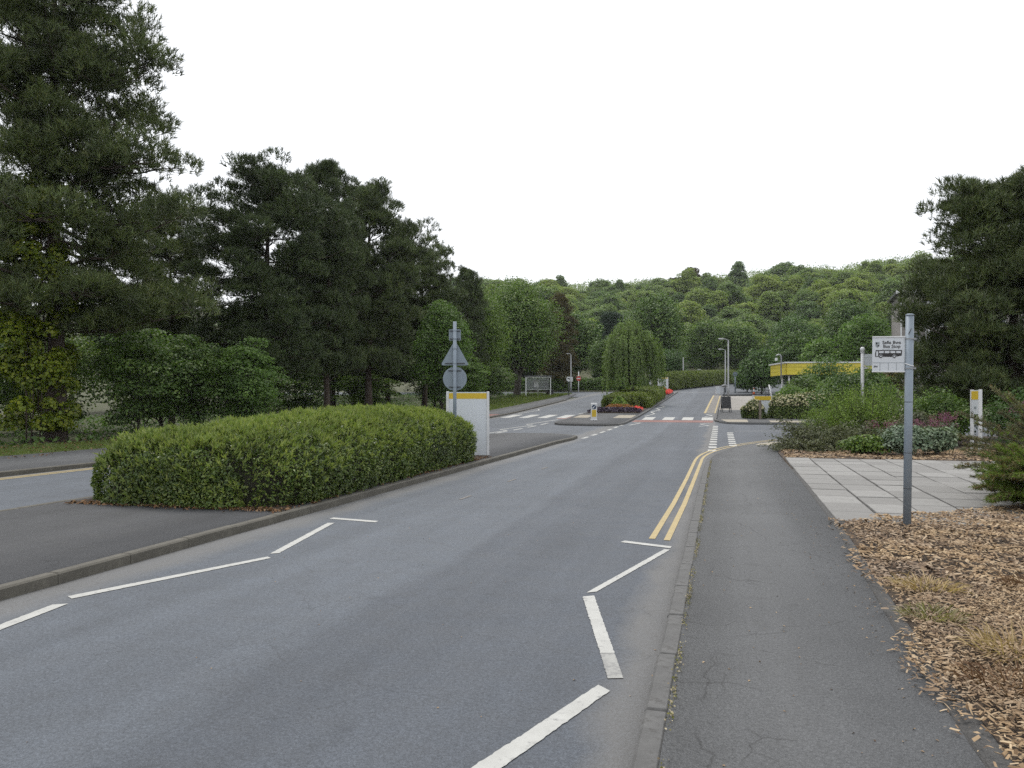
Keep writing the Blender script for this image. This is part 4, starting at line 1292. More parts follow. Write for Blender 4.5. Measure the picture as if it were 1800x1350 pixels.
link('crown', fast_mesh('weeping_crown', V, F), MT['leaf_weep'] if 'leaf_weep' in MT else MT['leaf_dark'], wt)

# flower bed planting on the refuge island
def tuft_patch(name, label, cat, x0, x1, y0, y1, n, h, ls, mat, seed, dz=0.12, up=0.8, m_=6):
    rng = np.random.default_rng(seed)
    x = rng.uniform(x0, x1, n); y = rng.uniform(y0, y1, n)
    base = ((x0 + x1) / 2, (y0 + y1) / 2, ztf((x0 + x1) / 2, (y0 + y1) / 2))
    edge_ = np.minimum.reduce([x - x0, x1 - x, y - y0, y1 - y])
    hz = h * np.clip(0.45 + edge_ * 1.2, 0, 1) * rng.uniform(0.3, 1, n)
    P = np.stack([x - base[0], y - base[1], zt(x, y) - base[2] + dz + hz], 1)
    D = rand_dirs(rng, n) * 0.6 + np.array([0, 0, up])
    V, F = leaves(P, D, ls, rng, 0.7, 0.2, 0.6)
    t = thing(name, label, cat, base)
    link('foliage', fast_mesh(name + '_foliage', V, F), MT[mat], t)
    b = MB()
    for i in range(0, n, max(1, n // 60)):
        b.tube([(P[i][0], P[i][1], P[i][2] - hz[i] - .05), tuple(P[i])], [.008, .004], 4, False)
    b.build('stems', MT['twig'], t)
    return t
tuft_patch('bedding_plants', 'strip of dark purple bedding plants edging the refuge island bed', 'flowers', -9.2, -5.5, 56.2, 58.0, 2600, 0.36, 0.12, 'purple', 1)
tuft_patch('bedding_plants', 'orange and red spiky bedding flowers behind the purple strip', 'flowers', -8.4, -6.2, 58.1, 60.2, 1500, 0.5, 0.10, 'orangeflower', 2)
tuft_patch('bedding_plants', 'yellow-green spiky plant at the foot of the weeping tree', 'flowers', -8.1, -7.0, 60.6, 62.0, 700, 1.0, 0.2, 'broom', 3)
tuft_patch('bedding_plants', 'low red flowers beside the orange ones, at the right of the bed', 'flowers', -6.5, -5.6, 58.0, 60.4, 700, 0.38, 0.1, 'redflower', 8)
tuft_patch('bedding_plants', 'bright red flowers by the far grey sign board', 'flowers', -6.5, -5.7, 92, 100, 1400, 0.5, 0.16, 'redflower', 4)
tuft_patch('bedding_plants', 'pinkish flowers behind the bright red ones by the far sign board', 'flowers', -7.4, -6.5, 96, 102, 900, 0.85, 0.16, 'orangeflower', 5)

# ------------------------------------------------------------------ shrubs on the right
def shrub(name, label, x, y, h, r, ncl, per, ls, mat, seed, flat=0.75, clump=0.34, rz=0.0, sc=(1, 1, 1), group=None, low=-0.45):
    ms = broadleaf_meshes(name, h, r, 0.02, ncl, int(per * 0.72), ls * 1.12, seed, mat, 0.03 + h * 0.01, 'bark2', flat, clump, low=low)
    return tree_obj('shrub', label, 'shrub', ms, on(x, y, 0.08), rz, sc, group, ('stems', 'foliage'))

def spray_shrub(name, label, x, y, n, L, spread, up, ls, mat, seed, per=26, droop=0.25, kind='leaf', sc=(1, 1, 1), tipmat=None, h0=0.05, base_r=0.3, asp=0.3):
    """many arching stems from one stool, leaves set along each"""
    rng = np.random.default_rng(seed)
    b = MB()
    PP = []; NN = []; TT = []
    for k in range(n):
        az = rng.uniform(0, 2 * PI); el = rng.uniform(up[0], up[1])
        ln = L * rng.uniform(0.55, 1.1)
        d = np.array([math.cos(az) * math.cos(el) * spread, math.sin(az) * math.cos(el) * spread, math.sin(el)])
        s_ = np.linspace(0.12, 1, per)
        p0 = np.array([math.cos(az), math.sin(az), 0]) * rng.uniform(0, base_r) + [0, 0, h0]
        q = p0 + np.outer(s_ * ln, d) - np.outer(droop * ln * s_ ** 2, [0, 0, 1])
        q[:, 2] = np.maximum(q[:, 2], 0.03)
        if k % 3 == 0:
            b.tube([tuple(p0), tuple(q[per // 3]), tuple(q[2 * per // 3]), tuple(q[-1])], [.012, .009, .006, .003], 4, False)
        tang = np.gradient(q, axis=0)
        PP.append(q + rng.normal(size=q.shape) * ls * 0.45); NN.append(rng.normal(size=q.shape) + [0, 0, 1.0]); TT.append(unit(tang) + rng.normal(size=q.shape) * 0.45)
    t = thing('shrub', label, 'shrub', on(x, y, 0.08))
    t.scale = sc
    P = np.concatenate(PP)
    V, F = leaves(P, np.concatenate(NN), ls, rng, asp, 0.1, 0.35, np.concatenate(TT))
    link('foliage', fast_mesh(name + '_foliage', V, F), MT[mat], t)
    b.build('stems', MT['bark2'], t)
    return t

spray_shrub('broom', 'fine-leaved bright green bush in front of the finger post', 5.0, 30.6, 820, 2.2, 0.85, (0.55, 1.5), 0.10, 'broom', 41, 30, 0.12, base_r=0.75, asp=0.22)
spray_shrub('broom_low', 'fine-leaved green bush at the left of the bigger one, above the dull arching shrub', 3.7, 30.5, 300, 1.35, 0.9, (0.45, 1.5), 0.09, 'broom', 42, 26, 0.15, base_r=0.5, asp=0.22)
spray_shrub('arching', 'dull dark arching shrub at the junction corner beside the pavement', 3.3, 27.2, 330, 1.75, 1.0, (0.15, 0.9), 0.085, 'cotone', 43, 30, 0.28, base_r=0.5, asp=0.5)
spray_shrub('arching2', 'low dull shrub sprawling towards the yellow lines at the corner', 2.5, 25.9, 170, 0.95, 1.0, (0.1, 0.8), 0.075, 'cotone', 44, 24, 0.3, base_r=0.3, asp=0.5)
shrub('silver', 'silver-leaved low shrub directly behind the bus stop pole', 5.0, 24.6, 0.75, 0.85, 40, 130, 0.085, 'silver', 45, 0.7, 0.32)
shrub('silver2', 'silver-leaved low shrub between the bus stop pole and the narrow white sign', 5.95, 25.0, 0.75, 0.75, 40, 130, 0.085, 'silver', 46, 0.7, 0.32)
shrub('greenlow', 'low grassy green plant left of the silver-leaved shrubs', 4.0, 24.8, 0.45, 0.85, 34, 110, 0.08, 'leaf', 47, 0.6, 0.32)
shrub('ragged', 'tall dull green shrub behind the narrow white sign', 9.6, 29.4, 1.7, 1.7, 55, 170, 0.09, 'leaf_dark', 48)
shrub('ragged2', 'mid green shrub right of the bus stop pole below the pine', 7.3, 30.2, 1.75, 1.5, 55, 170, 0.09, 'leaf', 49)
shrub('ragged3', 'dark green shrub at the right edge below the pine', 11.2, 27.4, 1.4, 1.6, 55, 170, 0.09, 'leaf_dark', 50)
shrub('ragged4', 'low dark green shrub just right of the narrow white sign', 8.9, 26.4, 0.85, 1.2, 45, 150, 0.08, 'leaf_dark', 52)
shrub('ragged5', 'green shrub in front of the silver-leaved ones at the right', 6.2, 28.6, 1.05, 1.1, 45, 150, 0.08, 'cotone', 53)
shrub('backgreen', 'leafy green shrub left of the finger post', 5.4, 41.0 - 3.6, 2.5, 2.0, 70, 150, 0.11, 'leaf', 54)
shrub('backgreen2', 'leafy green shrub right of the finger post behind the bus stop pole', 8.6, 35.8, 2.3, 1.9, 60, 150, 0.11, 'leaf', 55)
shrub('bluebush', 'blue-green bush behind the finger post', 9.2, 55.5, 3.1, 2.1, 60, 130, 0.15, 'leaf', 56, sc=(1, 1, 1))
shrub('domebush', 'smooth dark green dome bush in front of the yellow fascia', 7.3, 60.5, 3.7, 2.4, 90, 150, 0.14, 'leaf_dark', 57, 0.9, 0.42)
shrub('midbush', 'yellowish green bush in front of the dark doorway', 5.4, 57.0, 2.4, 2.2, 60, 150, 0.14, 'leaf', 58)
shrub('midbush2', 'low light green bush behind the blossom hedge', 4.4, 54.8, 1.7, 1.7, 50, 140, 0.13, 'leaf_bright', 59)
shrub('midbush3', 'green bush behind the right end of the blossom hedge', 7.4, 55.4, 2.3, 1.9, 55, 140, 0.13, 'leaf', 60)
shrub('evergreen', 'dark evergreen mass left of the yellow-fronted building', 4.6, 97.0, 5.2, 3.0, 75, 150, 0.24, 'leaf_dark', 62)
shrub('evergreen2', 'dark evergreen bush nearest the lamp posts on the bend', 3.2, 104.0, 3.2, 2.2, 60, 130, 0.24, 'leaf_dark', 63)
shrub('evergreen3', 'tall rounded olive bush above the left end of the yellow fascia', 8.5, 104.0, 7.6, 4.0, 80, 150, 0.28, 'leaf', 64)
shrub('evergreen4', 'rounded light green tree-like bush above the yellow roof', 10.4, 90.6, 6.0, 3.0, 80, 150, 0.26, 'leaf_bright', 65)
shrub('evergreen5', 'dark bush at the right end of the yellow roof', 13.2, 78.0, 4.2, 2.4, 70, 140, 0.26, 'leaf_dark', 66)
shrub('pittos', 'pale green rounded tree left of the grey house', 15.2, 92.0, 9.2, 4.0, 90, 170, 0.25, 'leaf_bright', 68)
shrub('brownbush', 'brownish conifer bush in front of the grey house', 13.2, 67.6, 5.6, 1.9, 60, 150, 0.18, 'juniper', 69)

# pink valerian
def flowers(name, label, x, y, n, h, r, seed):
    rng = np.random.default_rng(seed)
    t = thing('flowering_plant', label, 'flowers', on(x, y, 0.08))
    b = MB(); Pf = []
    for k in range(n):
        a = rng.uniform(0, 2 * PI); rr = r * math.sqrt(rng.uniform(0, 1))
        p = (math.cos(a) * rr, math.sin(a) * rr, h * rng.uniform(0.7, 1.1))
        b.tube([(p[0] * .4, p[1] * .4, 0), (p[0] * .8, p[1] * .8, p[2] * .6), p], [.007, .005, .003], 4, False)
        Pf.append(np.array(p) + rng.normal(size=(26, 3)) * [.055, .055, .045])
    b.build('stems', MT['leaf_dark'], t)
    P = np.concatenate(Pf)
    V, F = leaves(P, rand_dirs(rng, len(P)) + [0, 0, .6], 0.036, rng, 0.8, 0.2, 0.4)
    tag(link('flower_heads', fast_mesh(name + '_heads', V, F), MT['pink'], t), kind='stuff')
    z = rng.uniform(0, 1, 500); a = rng.uniform(0, 2 * PI, 500)
    P = np.stack([np.cos(a) * r * .8 * rng.uniform(.2, 1, 500), np.sin(a) * r * .8 * rng.uniform(.2, 1, 500), z * h * .8], 1)
    V, F = leaves(P, rand_dirs(rng, 500) + [0, 0, .4], 0.09, rng, 0.4, 0.15, 0.4)
    link('leaves', fast_mesh(name + '_leaves', V, F), MT['silver'], t)
flowers('valerian', 'cluster of pink flowers just left of the narrow white sign', 6.85, 27.6, 26, 1.0, 0.42, 1)
flowers('valerian', 'pink flowers in front of the dark shrubs right of the narrow white sign', 9.2, 27.9, 18, 1.35, 0.5, 2)
flowers('valerian', 'scattered pink flowers right of the bus stop pole', 6.1, 27.0, 16, 0.85, 0.5, 3)
flowers('valerian', 'scattered pink flowers left of the bus stop pole', 4.9, 27.3, 14, 0.75, 0.45, 4)

# right-hand pine and the juniper at the edge
mR = pine_meshes('right_pine', 9.9, [(1.6, 3.2), (3.4, 3.7), (4.6, 3.7), (6.2, 3.4), (7.0, 2.6), (8.0, 2.5), (9.0, 2.1), (9.7, 1.1)], 74, 83, 'pine', hb=1.5, tr=0.26, pad=0.78, shoots=70, nd=8, nlen=0.25, nw=0.029, upt=0.35, spike=0.4, candles=1600, fl=0.64, vj=(-.2, .3),
                 extra=[(9.0, PI + az0, 2.3), (8.2, PI + az0 - .3, 2.7), (6.1, PI + az0 + .1, 3.6), (4.4, PI + az0 - .1, 4.0), (3.0, PI + az0, 3.9), (1.8, PI + az0 + .2, 3.6)])
tree_obj('pine_tree', 'dense bushy pine with upright pale candles at the right edge', 'pine tree', mR, on(10.75, 33.8), 0, 1, None, PARTS3)

def juniper(name, label, x, y, n, L, seed, mat='juniper', tip=0.25, sc=(1, 1, 1), face=PI, arc=2.0):
    rng = np.random.default_rng(seed)
    b = MB(); P = []; D = []; PT = []; DT = []
    for k in range(n):
        az = face + rng.uniform(-arc, arc); el = rng.uniform(0.02, 1.0)
        ln = L * rng.uniform(0.5, 1.05)
        d = np.array([math.cos(az) * math.cos(el), math.sin(az) * math.cos(el), math.sin(el)])
        s_ = np.linspace(0.15, 1, 16)
        q = np.outer(s_ * ln, d) + np.outer(0.10 * ln * np.sin(s_ * 3), [0, 0, 1]) + [0, 0, .12]
        q[:, 2] = np.maximum(q[:, 2], .04)
        b.tube([(0, 0, .05), tuple(q[5]), tuple(q[10]), tuple(q[-1])], [.022, .015, .009, .003], 5, False)
        tg = unit(np.gradient(q, axis=0))
        side = np.cross(tg, [0, 0, 1.0])
        for sgn in (-1, 1):
            for f_ in (0.06, 0.13):
                off = f_ * ln * 0.55 * np.sin(s_ * PI)[:, None] * sgn
                tgt_ = (PT, DT) if rng.uniform() < tip else (P, D)
                tgt_[0].append(q + side * off + rng.normal(size=q.shape) * .02); tgt_[1].append(tg + side * sgn * .8 + [0, 0, .35])
        P.append(q); D.append(tg + [0, 0, .25])
    t = thing('juniper_bush', label, 'shrub', on(x, y, 0.08))
    t.scale = sc
    V, F = needles(np.concatenate(P), np.concatenate(D), 14, 0.055, 0.011, rng, 0.55, 0.09)
    link('foliage', fast_mesh(name + '_needles', V, F), MT[mat], t)
    if PT:
        V, F = needles(np.concatenate(PT), np.concatenate(DT), 14, 0.055, 0.012, rng, 0.5, 0.09)
        link('fresh_growth', fast_mesh(name + '_tips', V, F), MT['juniper_tip'], t)
    b.build('branches', MT['bark2'], t)
juniper('juniper', 'spreading juniper with russet tips reaching over the paving at the right edge', 5.5, 14.4, 105, 1.95, 91, 'juniper', 0.04)
juniper('juniper_green', 'bright green low juniper on the bark chips at the right edge', 4.62, 12.9, 120, 1.05, 92, 'juniper', 0.75)

# ------------------------------------------------------------------ bark chips, dry grass, moss, grass
rng = np.random.default_rng(55)
def chips(n, xa, xb, ya, yb, size, test):
    x = rng.uniform(xa, xb, n); y = rng.uniform(ya, yb, n)
    k = test(x, y)
    x, y = x[k], y[k]
    n = len(x)
    L = size * rng.uniform(0.45, 1.5, n); W = L * rng.uniform(0.16, 0.42, n); T = W * rng.uniform(0.2, 0.5, n)
    a = rng.uniform(0, 2 * PI, n); e = rng.normal(0, 0.28, n)
    ux = np.stack([np.cos(a) * np.cos(e), np.sin(a) * np.cos(e), np.sin(e)], 1)
    uy = np.stack([-np.sin(a), np.cos(a), rng.normal(0, .3, n)], 1)
    lump = 0.03 * np.sin(x * 2.3) * np.sin(y * 1.9 + 1) + 0.02 * np.sin(x * 7 + y * 5)
    c = np.stack([x, y, zt(x, y) + np.where(y > 22.6, 0.055, 0.112) + np.maximum(0, lump) + rng.uniform(0, .02, n)], 1)
    p = [c - ux * L[:, None] * .5 - uy * W[:, None] * .4, c + ux * L[:, None] * .42 - uy * W[:, None] * .5, c + ux * L[:, None] * .5 + uy * W[:, None] * .3, c - ux * L[:, None] * .4 + uy * W[:, None] * .5]
    top = c + np.array([0, 0, 1.0]) * T[:, None] + uy * (W * rng.uniform(-.3, .3, n))[:, None]
    V = np.stack(p + [top], 1).reshape(-1, 3)
    o = (np.arange(n) * 5)[:, None]
    F = np.concatenate([o + np.array([[i, (i + 1) % 4, 4]]) for i in range(4)], 0)
    return V, F
def bark_ok(x, y):
    lim = np.interp(y, [-6, 3.5, 5.5, 10.9, 11.3, 12.1, 13.2, 15, 18, 22.4], [1.10, 1.12, 1.18, 1.46, 1.9, 2.9, 4.2, 6.2, 7.2, 7.4])
    j = np.random.default_rng(2).normal(0, .07, len(x)) + 0.10 * np.sin(y * 2.1) + 0.06
    return x > lim + j * (y < 11)
parts = [chips(60000, 1.0, 4.6, 2.2, 7.5, 0.034, bark_ok), chips(34000, 1.0, 6.4, 7.5, 14.5, 0.056, bark_ok),
         chips(500, 0.85, 1.6, 2.0, 11.0, 0.05, lambda x, y: x > np.interp(y, [3, 11], [1.02, 1.3]))]
V = []; F = []; o = 0
for (v_, f_) in parts:
    V.append(v_); F.append(f_ + o); o += len(v_)
tag(link('bark_chips', fast_mesh('bark_chips', np.concatenate(V), np.concatenate(F)), MT['chip']), 'brown bark chip mulch covering the bed at lower right', 'bark chips', kind='stuff')
def bed_ok(x, y):
    return x > np.interp(y, [22.7, 25, 29.4, 33], [1.75, 1.75, 2.1, 4.5])
V, F = chips(9000, 1.6, 10, 22.9, 27.5, 0.085, bed_ok)
tag(link('bark_mulch', fast_mesh('bark_mulch', V, F), MT['chip']), 'bark mulch under the shrubs beyond the paving slabs', 'bark chips', kind='stuff')

def grass_tuft(label, x, y, n, h, r, seed, mat):
    rng = np.random.default_rng(seed)
    a = rng.uniform(0, 2 * PI, n); q = r * np.sqrt(rng.uniform(0, 1, n))
    base = np.stack([np.cos(a) * q, np.sin(a) * q, np.zeros(n)], 1)
    D = np.stack([np.cos(a) * .9 + rng.normal(0, .5, n), np.sin(a) * .9 + rng.normal(0, .5, n), rng.uniform(.3, 1.1, n)], 1)
    L = h * rng.uniform(.5, 1.2, (n, 1))
    D = unit(D)
    mid = base + D * L * .55
    tip = base + D * L + np.array([0, 0, -1]) * L * .25
    s_ = unit(np.cross(D, rng.normal(size=(n, 3)))) * 0.0035
    V = np.stack([base - s_, base + s_, mid + s_, mid - s_, tip], 1).reshape(-1, 3)
    o = (np.arange(n) * 5)[:, None]
    F = np.concatenate([o + np.array([[0, 1, 2]]), o + np.array([[0, 2, 3]]), o + np.array([[3, 2, 4]])], 0)
    return tag(link('grass_tuft', fast_mesh('grass_tuft', V, F), MT[mat]), label, 'grass'), V
for (lb, x, y, n, h, r, sd, mt) in (('largest dry straw-coloured grass tuft on the bark chips', 1.78, 5.55, 230, 0.27, 0.22, 1, 'straw'),
                                   ('dry brown grass tuft nearest the bus stop pole', 1.66, 7.3, 170, 0.2, 0.22, 2, 'straw'),
                                   ('small green weed patch between the two dry tufts', 1.48, 6.35, 260, 0.13, 0.2, 3, 'moss'),
                                   ('brown dead grass beside the largest dry tuft, nearer the camera', 1.55, 4.95, 260, 0.16, 0.24, 4, 'litter'),
                                   ('brown dead plant remains further into the bark bed', 2.6, 7.6, 220, 0.16, 0.26, 5, 'litter')):
    o, _ = grass_tuft(lb, x, y, n, h, r, sd, mt)
    o.location = on(x, y, 0.11)

# moss and grit along the kerb joint
rng = np.random.default_rng(66)
n = 3000
y = rng.uniform(2, 22, n) 
keep = (np.sin(y * 3.1) + np.sin(y * 7.7 + 1) + rng.normal(0, .8, n)) > -0.2
y = y[keep]; n = len(y)
x = -0.245 + rng.normal(0, .012, n)
P = np.stack([x, y, zt(x, y) + 0.007 + np.interp(y, [17, 22.5], [0.105, 0.022]) + rng.uniform(0, .012, n)], 1)
V, F = leaves(P, rand_dirs(rng, n) * .5 + [0, 0, 1], 0.015, rng, 0.8, 0.3, 0.5)
tag(link('kerb_moss', fast_mesh('kerb_moss', V, F), MT['moss']), 'moss and grit growing in the joint behind the right kerb', 'moss', kind='stuff')

# bits of bark and grit on the pavement and road
n = 520
x = np.where(rng.uniform(0, 1, n) < .7, rng.uniform(-0.2, 1.2, n), rng.uniform(-5.5, -0.4, n)); y = rng.uniform(2.4, 22, n)
x = np.where((x > -0.25) & (rng.uniform(0, 1, n) < .5), 1.15 - np.abs(rng.normal(0, .16, n)), x)
P = np.stack([x, y, zt(x, y) + np.where(x > -0.25, np.interp(y, [17, 22.5], [0.109, 0.026]), 0.004)], 1)
V, F = leaves(P, rand_dirs(rng, n) * .25 + [0, 0, 1], 0.017, rng, 0.6, 0.25, 0.2)
tag(link('pavement_debris', fast_mesh('pavement_debris', V, F), MT['chip']), 'small pale bits of bark and grit scattered on the pavement and road', 'debris', kind='stuff')

# grass blades on the verge
n = 60000
y = 12 + 84 * rng.uniform(0, 1, n) ** 1.5
lo = np.interp(y, range(-4, 97), [v_[1] for v_ in vrows]); hi = np.interp(y, range(-4, 97), [v_[2] for v_ in vrows])
x = lo - 2.0 + (hi + 2.05 - lo) * rng.uniform(0, 1, n)
s_ = 0.035 + 0.0011 * y
base = np.stack([x, y, zt(x, y) + np.where(x > lo, 0.098, -0.03)], 1)
D = unit(np.stack([rng.normal(0, .5, n), rng.normal(0, .5, n), np.ones(n)], 1))
sd_ = unit(np.cross(D, rng.normal(size=(n, 3)))) * (s_ * 0.16)[:, None]
V = np.stack([base - sd_, base + sd_, base + D * (s_ * rng.uniform(.8, 2.2, n))[:, None]], 1).reshape(-1, 3)
tag(link('verge_grass', fast_mesh('verge_grass', V, np.arange(3 * n).reshape(-1, 3)), MT['grass']), 'mown green grass on the verge under the pines', 'grass', kind='stuff')
# fallen leaves on the verge
n2 = 700
x = rng.uniform(-23, -17.5, n2); y = rng.uniform(12, 30, n2)
P = np.stack([x, y, zt(x, y) + 0.15], 1)
V, F = leaves(P, rand_dirs(rng, n2) * .3 + [0, 0, 1], 0.09, rng, 0.6, 0.3, 0.3)
tag(link('verge_litter', fast_mesh('verge_litter', V, F), MT['litter']), 'fallen brown leaves on the verge under the tallest pine', 'leaves', kind='stuff')
# woodland undergrowth
n = 15000
x = rng.uniform(-46, -21.5, n); y = rng.uniform(12, 100, n)
P = np.stack([x, y, zt(x, y) + rng.uniform(0, .45, n) ** 1.5 * (0.7 + 0.6 * np.sin(x * .9) * np.sin(y * .7))], 1)
V, F = leaves(P, rand_dirs(rng, n) * .6 + [0, 0, .9], 0.2, rng, 0.6, 0.2, 0.4)
tag(link('undergrowth', fast_mesh('undergrowth', V, F), MT['leaf_dark']), 'low leafy undergrowth covering the floor of the wood', 'undergrowth', kind='stuff')

# ------------------------------------------------------------------ signs and street furniture
def TM(x=0, y=0, z=0, rz=0.0):
    return Matrix.Translation((x, y, z)) @ Matrix.Rotation(rz, 4, 'Z')
I4 = Matrix.Identity(4)

def rrect(w, h, r, n=4, cx=0.0, cz=0.0):
    out = []
    for (sx, sz, a0) in ((1, -1, -90), (1, 1, 0), (-1, 1, 90), (-1, -1, 180)):
        for k in range(n + 1):
            a = R(a0 + 90 * k / n)
            out.append((cx + sx * (w / 2 - r) + r * math.cos(a), cz + sz * (h / 2 - r) + r * math.sin(a)))
    return out
def circ(r, n=28, cx=0.0, cz=0.0):
    return [(cx + r * math.cos(2 * PI * k / n), cz + r * math.sin(2 * PI * k / n)) for k in range(n)]
def flat(name, poly, mat, parent, y, th=0.002, M=I4):
    return MB().plate(poly, th, M @ TM(0, y, 0)).build(name, MT[mat], parent)

def text_part(name, s, size, x, z, y, mat, parent, sx=1.0, bold=0.0):
    cu = bpy.data.curves.new(name, 'FONT')
    cu.body = s
    cu.size = size
    cu.extrude = 0.0008
    cu.offset = bold
    cu.align_x = 'LEFT'
    to = bpy.data.objects.new(name + '_tmp', cu)
    COL.objects.link(to)
    dg = bpy.context.evaluated_depsgraph_get()
    me = bpy.data.meshes.new_from_object(to.evaluated_get(dg))
    bpy.data.objects.remove(to)
    Mx = TM(x, y, z) @ Matrix.Rotation(R(90), 4, 'X') @ Matrix.Diagonal((sx, 1, 1, 1))
    me.transform(Mx)
    me.materials.clear()
    me.materials.append(MT[mat])
    return link(name, me, None, parent)

# bus stop pole with its flag; local -y faces the camera
bs = thing('bus_stop', 'grey bus stop pole with a white bus flag standing in the bark chips', 'bus stop', on(2.23, 10.78, 0.09), YAW - 0.30)
bs.rotation_euler = (0, R(0.7), YAW - 0.28)
MB().tube([(0, 0, -.3), (0, 0, 2.62)], 0.0475, 20).build('pole', MT['galv'], bs)
MB().tube([(0, 0, 2.62), (0, 0, 2.635), (0, 0, 2.645)], [0.050, 0.050, 0.03], 20).build('cap', MT['galv'], bs)
for z in (1.55, 0.92, 0.48):
    MB().tube([(0, 0, z), (0, 0, z + 0.008)], 0.0485, 20, False).build('band', MT['galv_dark'], bs)
FL = -0.052 - 0.185
fz = 2.145
flag = MB().plate(rrect(0.37, 0.43, 0.006, 2, FL, fz), 0.012, I4).build('flag', MT['panel_white'], bs)
for z in (fz + 0.217, fz - 0.217):
    MB().box((FL + 0.01, 0, z), (0.39, 0.03, 0.013), 0, 0.003).build('flag_rail', MT['white_paint'], bs)
for z in (fz + 0.19, fz - 0.175):
    MB().tube([(0, 0, z - .008), (0, 0, z + .008)], 0.054, 18, False).build('clip', MT['lamp_metal'], bs)
    MB().box((0.062, 0, z), (0.03, 0.02, 0.02)).build('clip_bolt', MT['lamp_metal'], bs)
MB().tube([(0.0475 * math.cos(t), 0.0475 * math.sin(t), fz - .13 - .02 * math.sin(t + 2)) for t in np.linspace(-2.9, .3, 9)], 0.008, 6).build('cable_tie', MT['white_paint'], bs)
MB().tube([(-0.02, -0.049, 2.39), (0.012, -0.049, 2.46)], 0.005, 5).build('scuff', MT['galv_dark'], bs)
yf = -0.0075
text_part('lettering', 'Safle Bws', 0.056, FL - 0.072, fz + 0.128, yf, 'black', flag, 1.0, 0.001)
text_part('lettering', 'Bus Stop', 0.056, FL - 0.064, fz + 0.080, yf, 'black', flag, 1.0, 0.001)
flat('smear', [(FL - .07, fz + .060), (FL + .06, fz + .067), (FL + .06, fz + .0705), (FL - .07, fz + .064)], 'greyink', flag, yf)
# county crest
cz_ = fz + 0.117
flat('crest', [(FL - .15, cz_ + .035), (FL - .105, cz_ + .035), (FL - .105, cz_ - .012), (FL - .127, cz_ - .036), (FL - .15, cz_ - .012)], 'greyink', flag, yf)
flat('crest_quarter', [(FL - .146, cz_ + .03), (FL - .130, cz_ + .03), (FL - .130, cz_ + .005), (FL - .146, cz_ + .005)], 'black', flag, yf - .002)
flat('crest_quarter', [(FL - .125, cz_ - .001), (FL - .109, cz_ - .001), (FL - .109, cz_ - .012), (FL - .125, cz_ - .026)], 'black', flag, yf - .002)
flat('crest_band', [(FL - .148, cz_ - .003), (FL - .107, cz_ + .002), (FL - .107, cz_ + .006), (FL - .148, cz_ + .001)], 'panel_white', flag, yf - .004)
# bus pictogram
bz = fz + 0.010
body = flat('bus_picture', [(FL - .152, bz - .042), (FL + .075, bz - .042), (FL + .150, bz - .027), (FL + .155, bz + .036), (FL + .150, bz + .042), (FL - .145, bz + .042), (FL - .152, bz)], 'black', flag, yf)
flat('bus_picture_door', rrect(.022, .062, .003, 2, FL - .130, bz - .004), 'panel_white', body, yf - .002)
for k in range(4):
    flat('bus_picture_window', rrect(.054, .026, .004, 2, FL - .082 + .0655 * k, bz + .017), 'panel_white', body, yf - .002)
for cx in (FL - .088, FL + .066):
    w = flat('bus_picture_wheel', circ(.021, 18, cx, bz - .036), 'panel_white', body, yf - .003)
    flat('bus_picture_tyre', circ(.018, 18, cx, bz - .037), 'black', body, yf - .005)
    flat('bus_picture_hub', circ(.009, 14, cx, bz - .037), 'panel_white', body, yf - .007)
# route box
MB().box((FL, yf, fz - .105), (.365, .002, .004)).build('route_line', MT['greyink'], flag)
for dx in (-.095, .0, .092):
    MB().box((FL + dx, yf, fz - .155), (.004, .002, .098)).build('route_line', MT['greyink'], flag)
text_part('route_number', '504', 0.030, FL - .168, fz - .163, yf, 'black', flag, 1.0, 0.001)

# road sign post seen from behind
sp = thing('road_sign_post', 'grey road sign post seen from behind with square, triangle and disc plates', 'road sign', on(-6.45, 18.95, 0.10), YAW + 0.03)
MB().tube([(0, 0, -.3), (0, 0, 3.50)], 0.044, 16).build('pole', MT['galv'], sp)
ysg = 0.075
pl = MB().plate(rrect(0.30, 0.28, 0.02, 3, 0.0, 3.17), 0.006, TM(0, ysg, 0)).build('square_plate', MT['galv'], sp)
tri = []
for (cx, cz, a0) in ((0.30, 2.44, -90), (0.0, 2.975, 30), (-0.30, 2.44, 150)):
    for k in range(5):
        a = R(a0 + 120 * k / 4)
        tri.append((cx + .035 * math.cos(a), cz + .035 * math.sin(a)))
tr_ = MB().plate(tri, 0.006, TM(0, ysg, 0)).build('triangle_plate', MT['galv'], sp)
ds = MB().plate(circ(0.30, 36, 0, 2.07), 0.006, TM(0, ysg, 0)).build('disc_plate', MT['galv'], sp)
for (par, z, w) in ((pl, 3.27, .26), (pl, 3.07, .26), (tr_, 2.82, .12), (tr_, 2.455, .50), (ds, 2.27, .32), (ds, 1.86, .30)):
    MB().box((0, 0.060, z), (w, 0.022, 0.024)).build('rail', MT['galv_dark'], par)
    MB().tube([(0, 0, z - .012), (0, 0, z + .012)], 0.052, 14, False).build('clamp', MT['galv'], par)

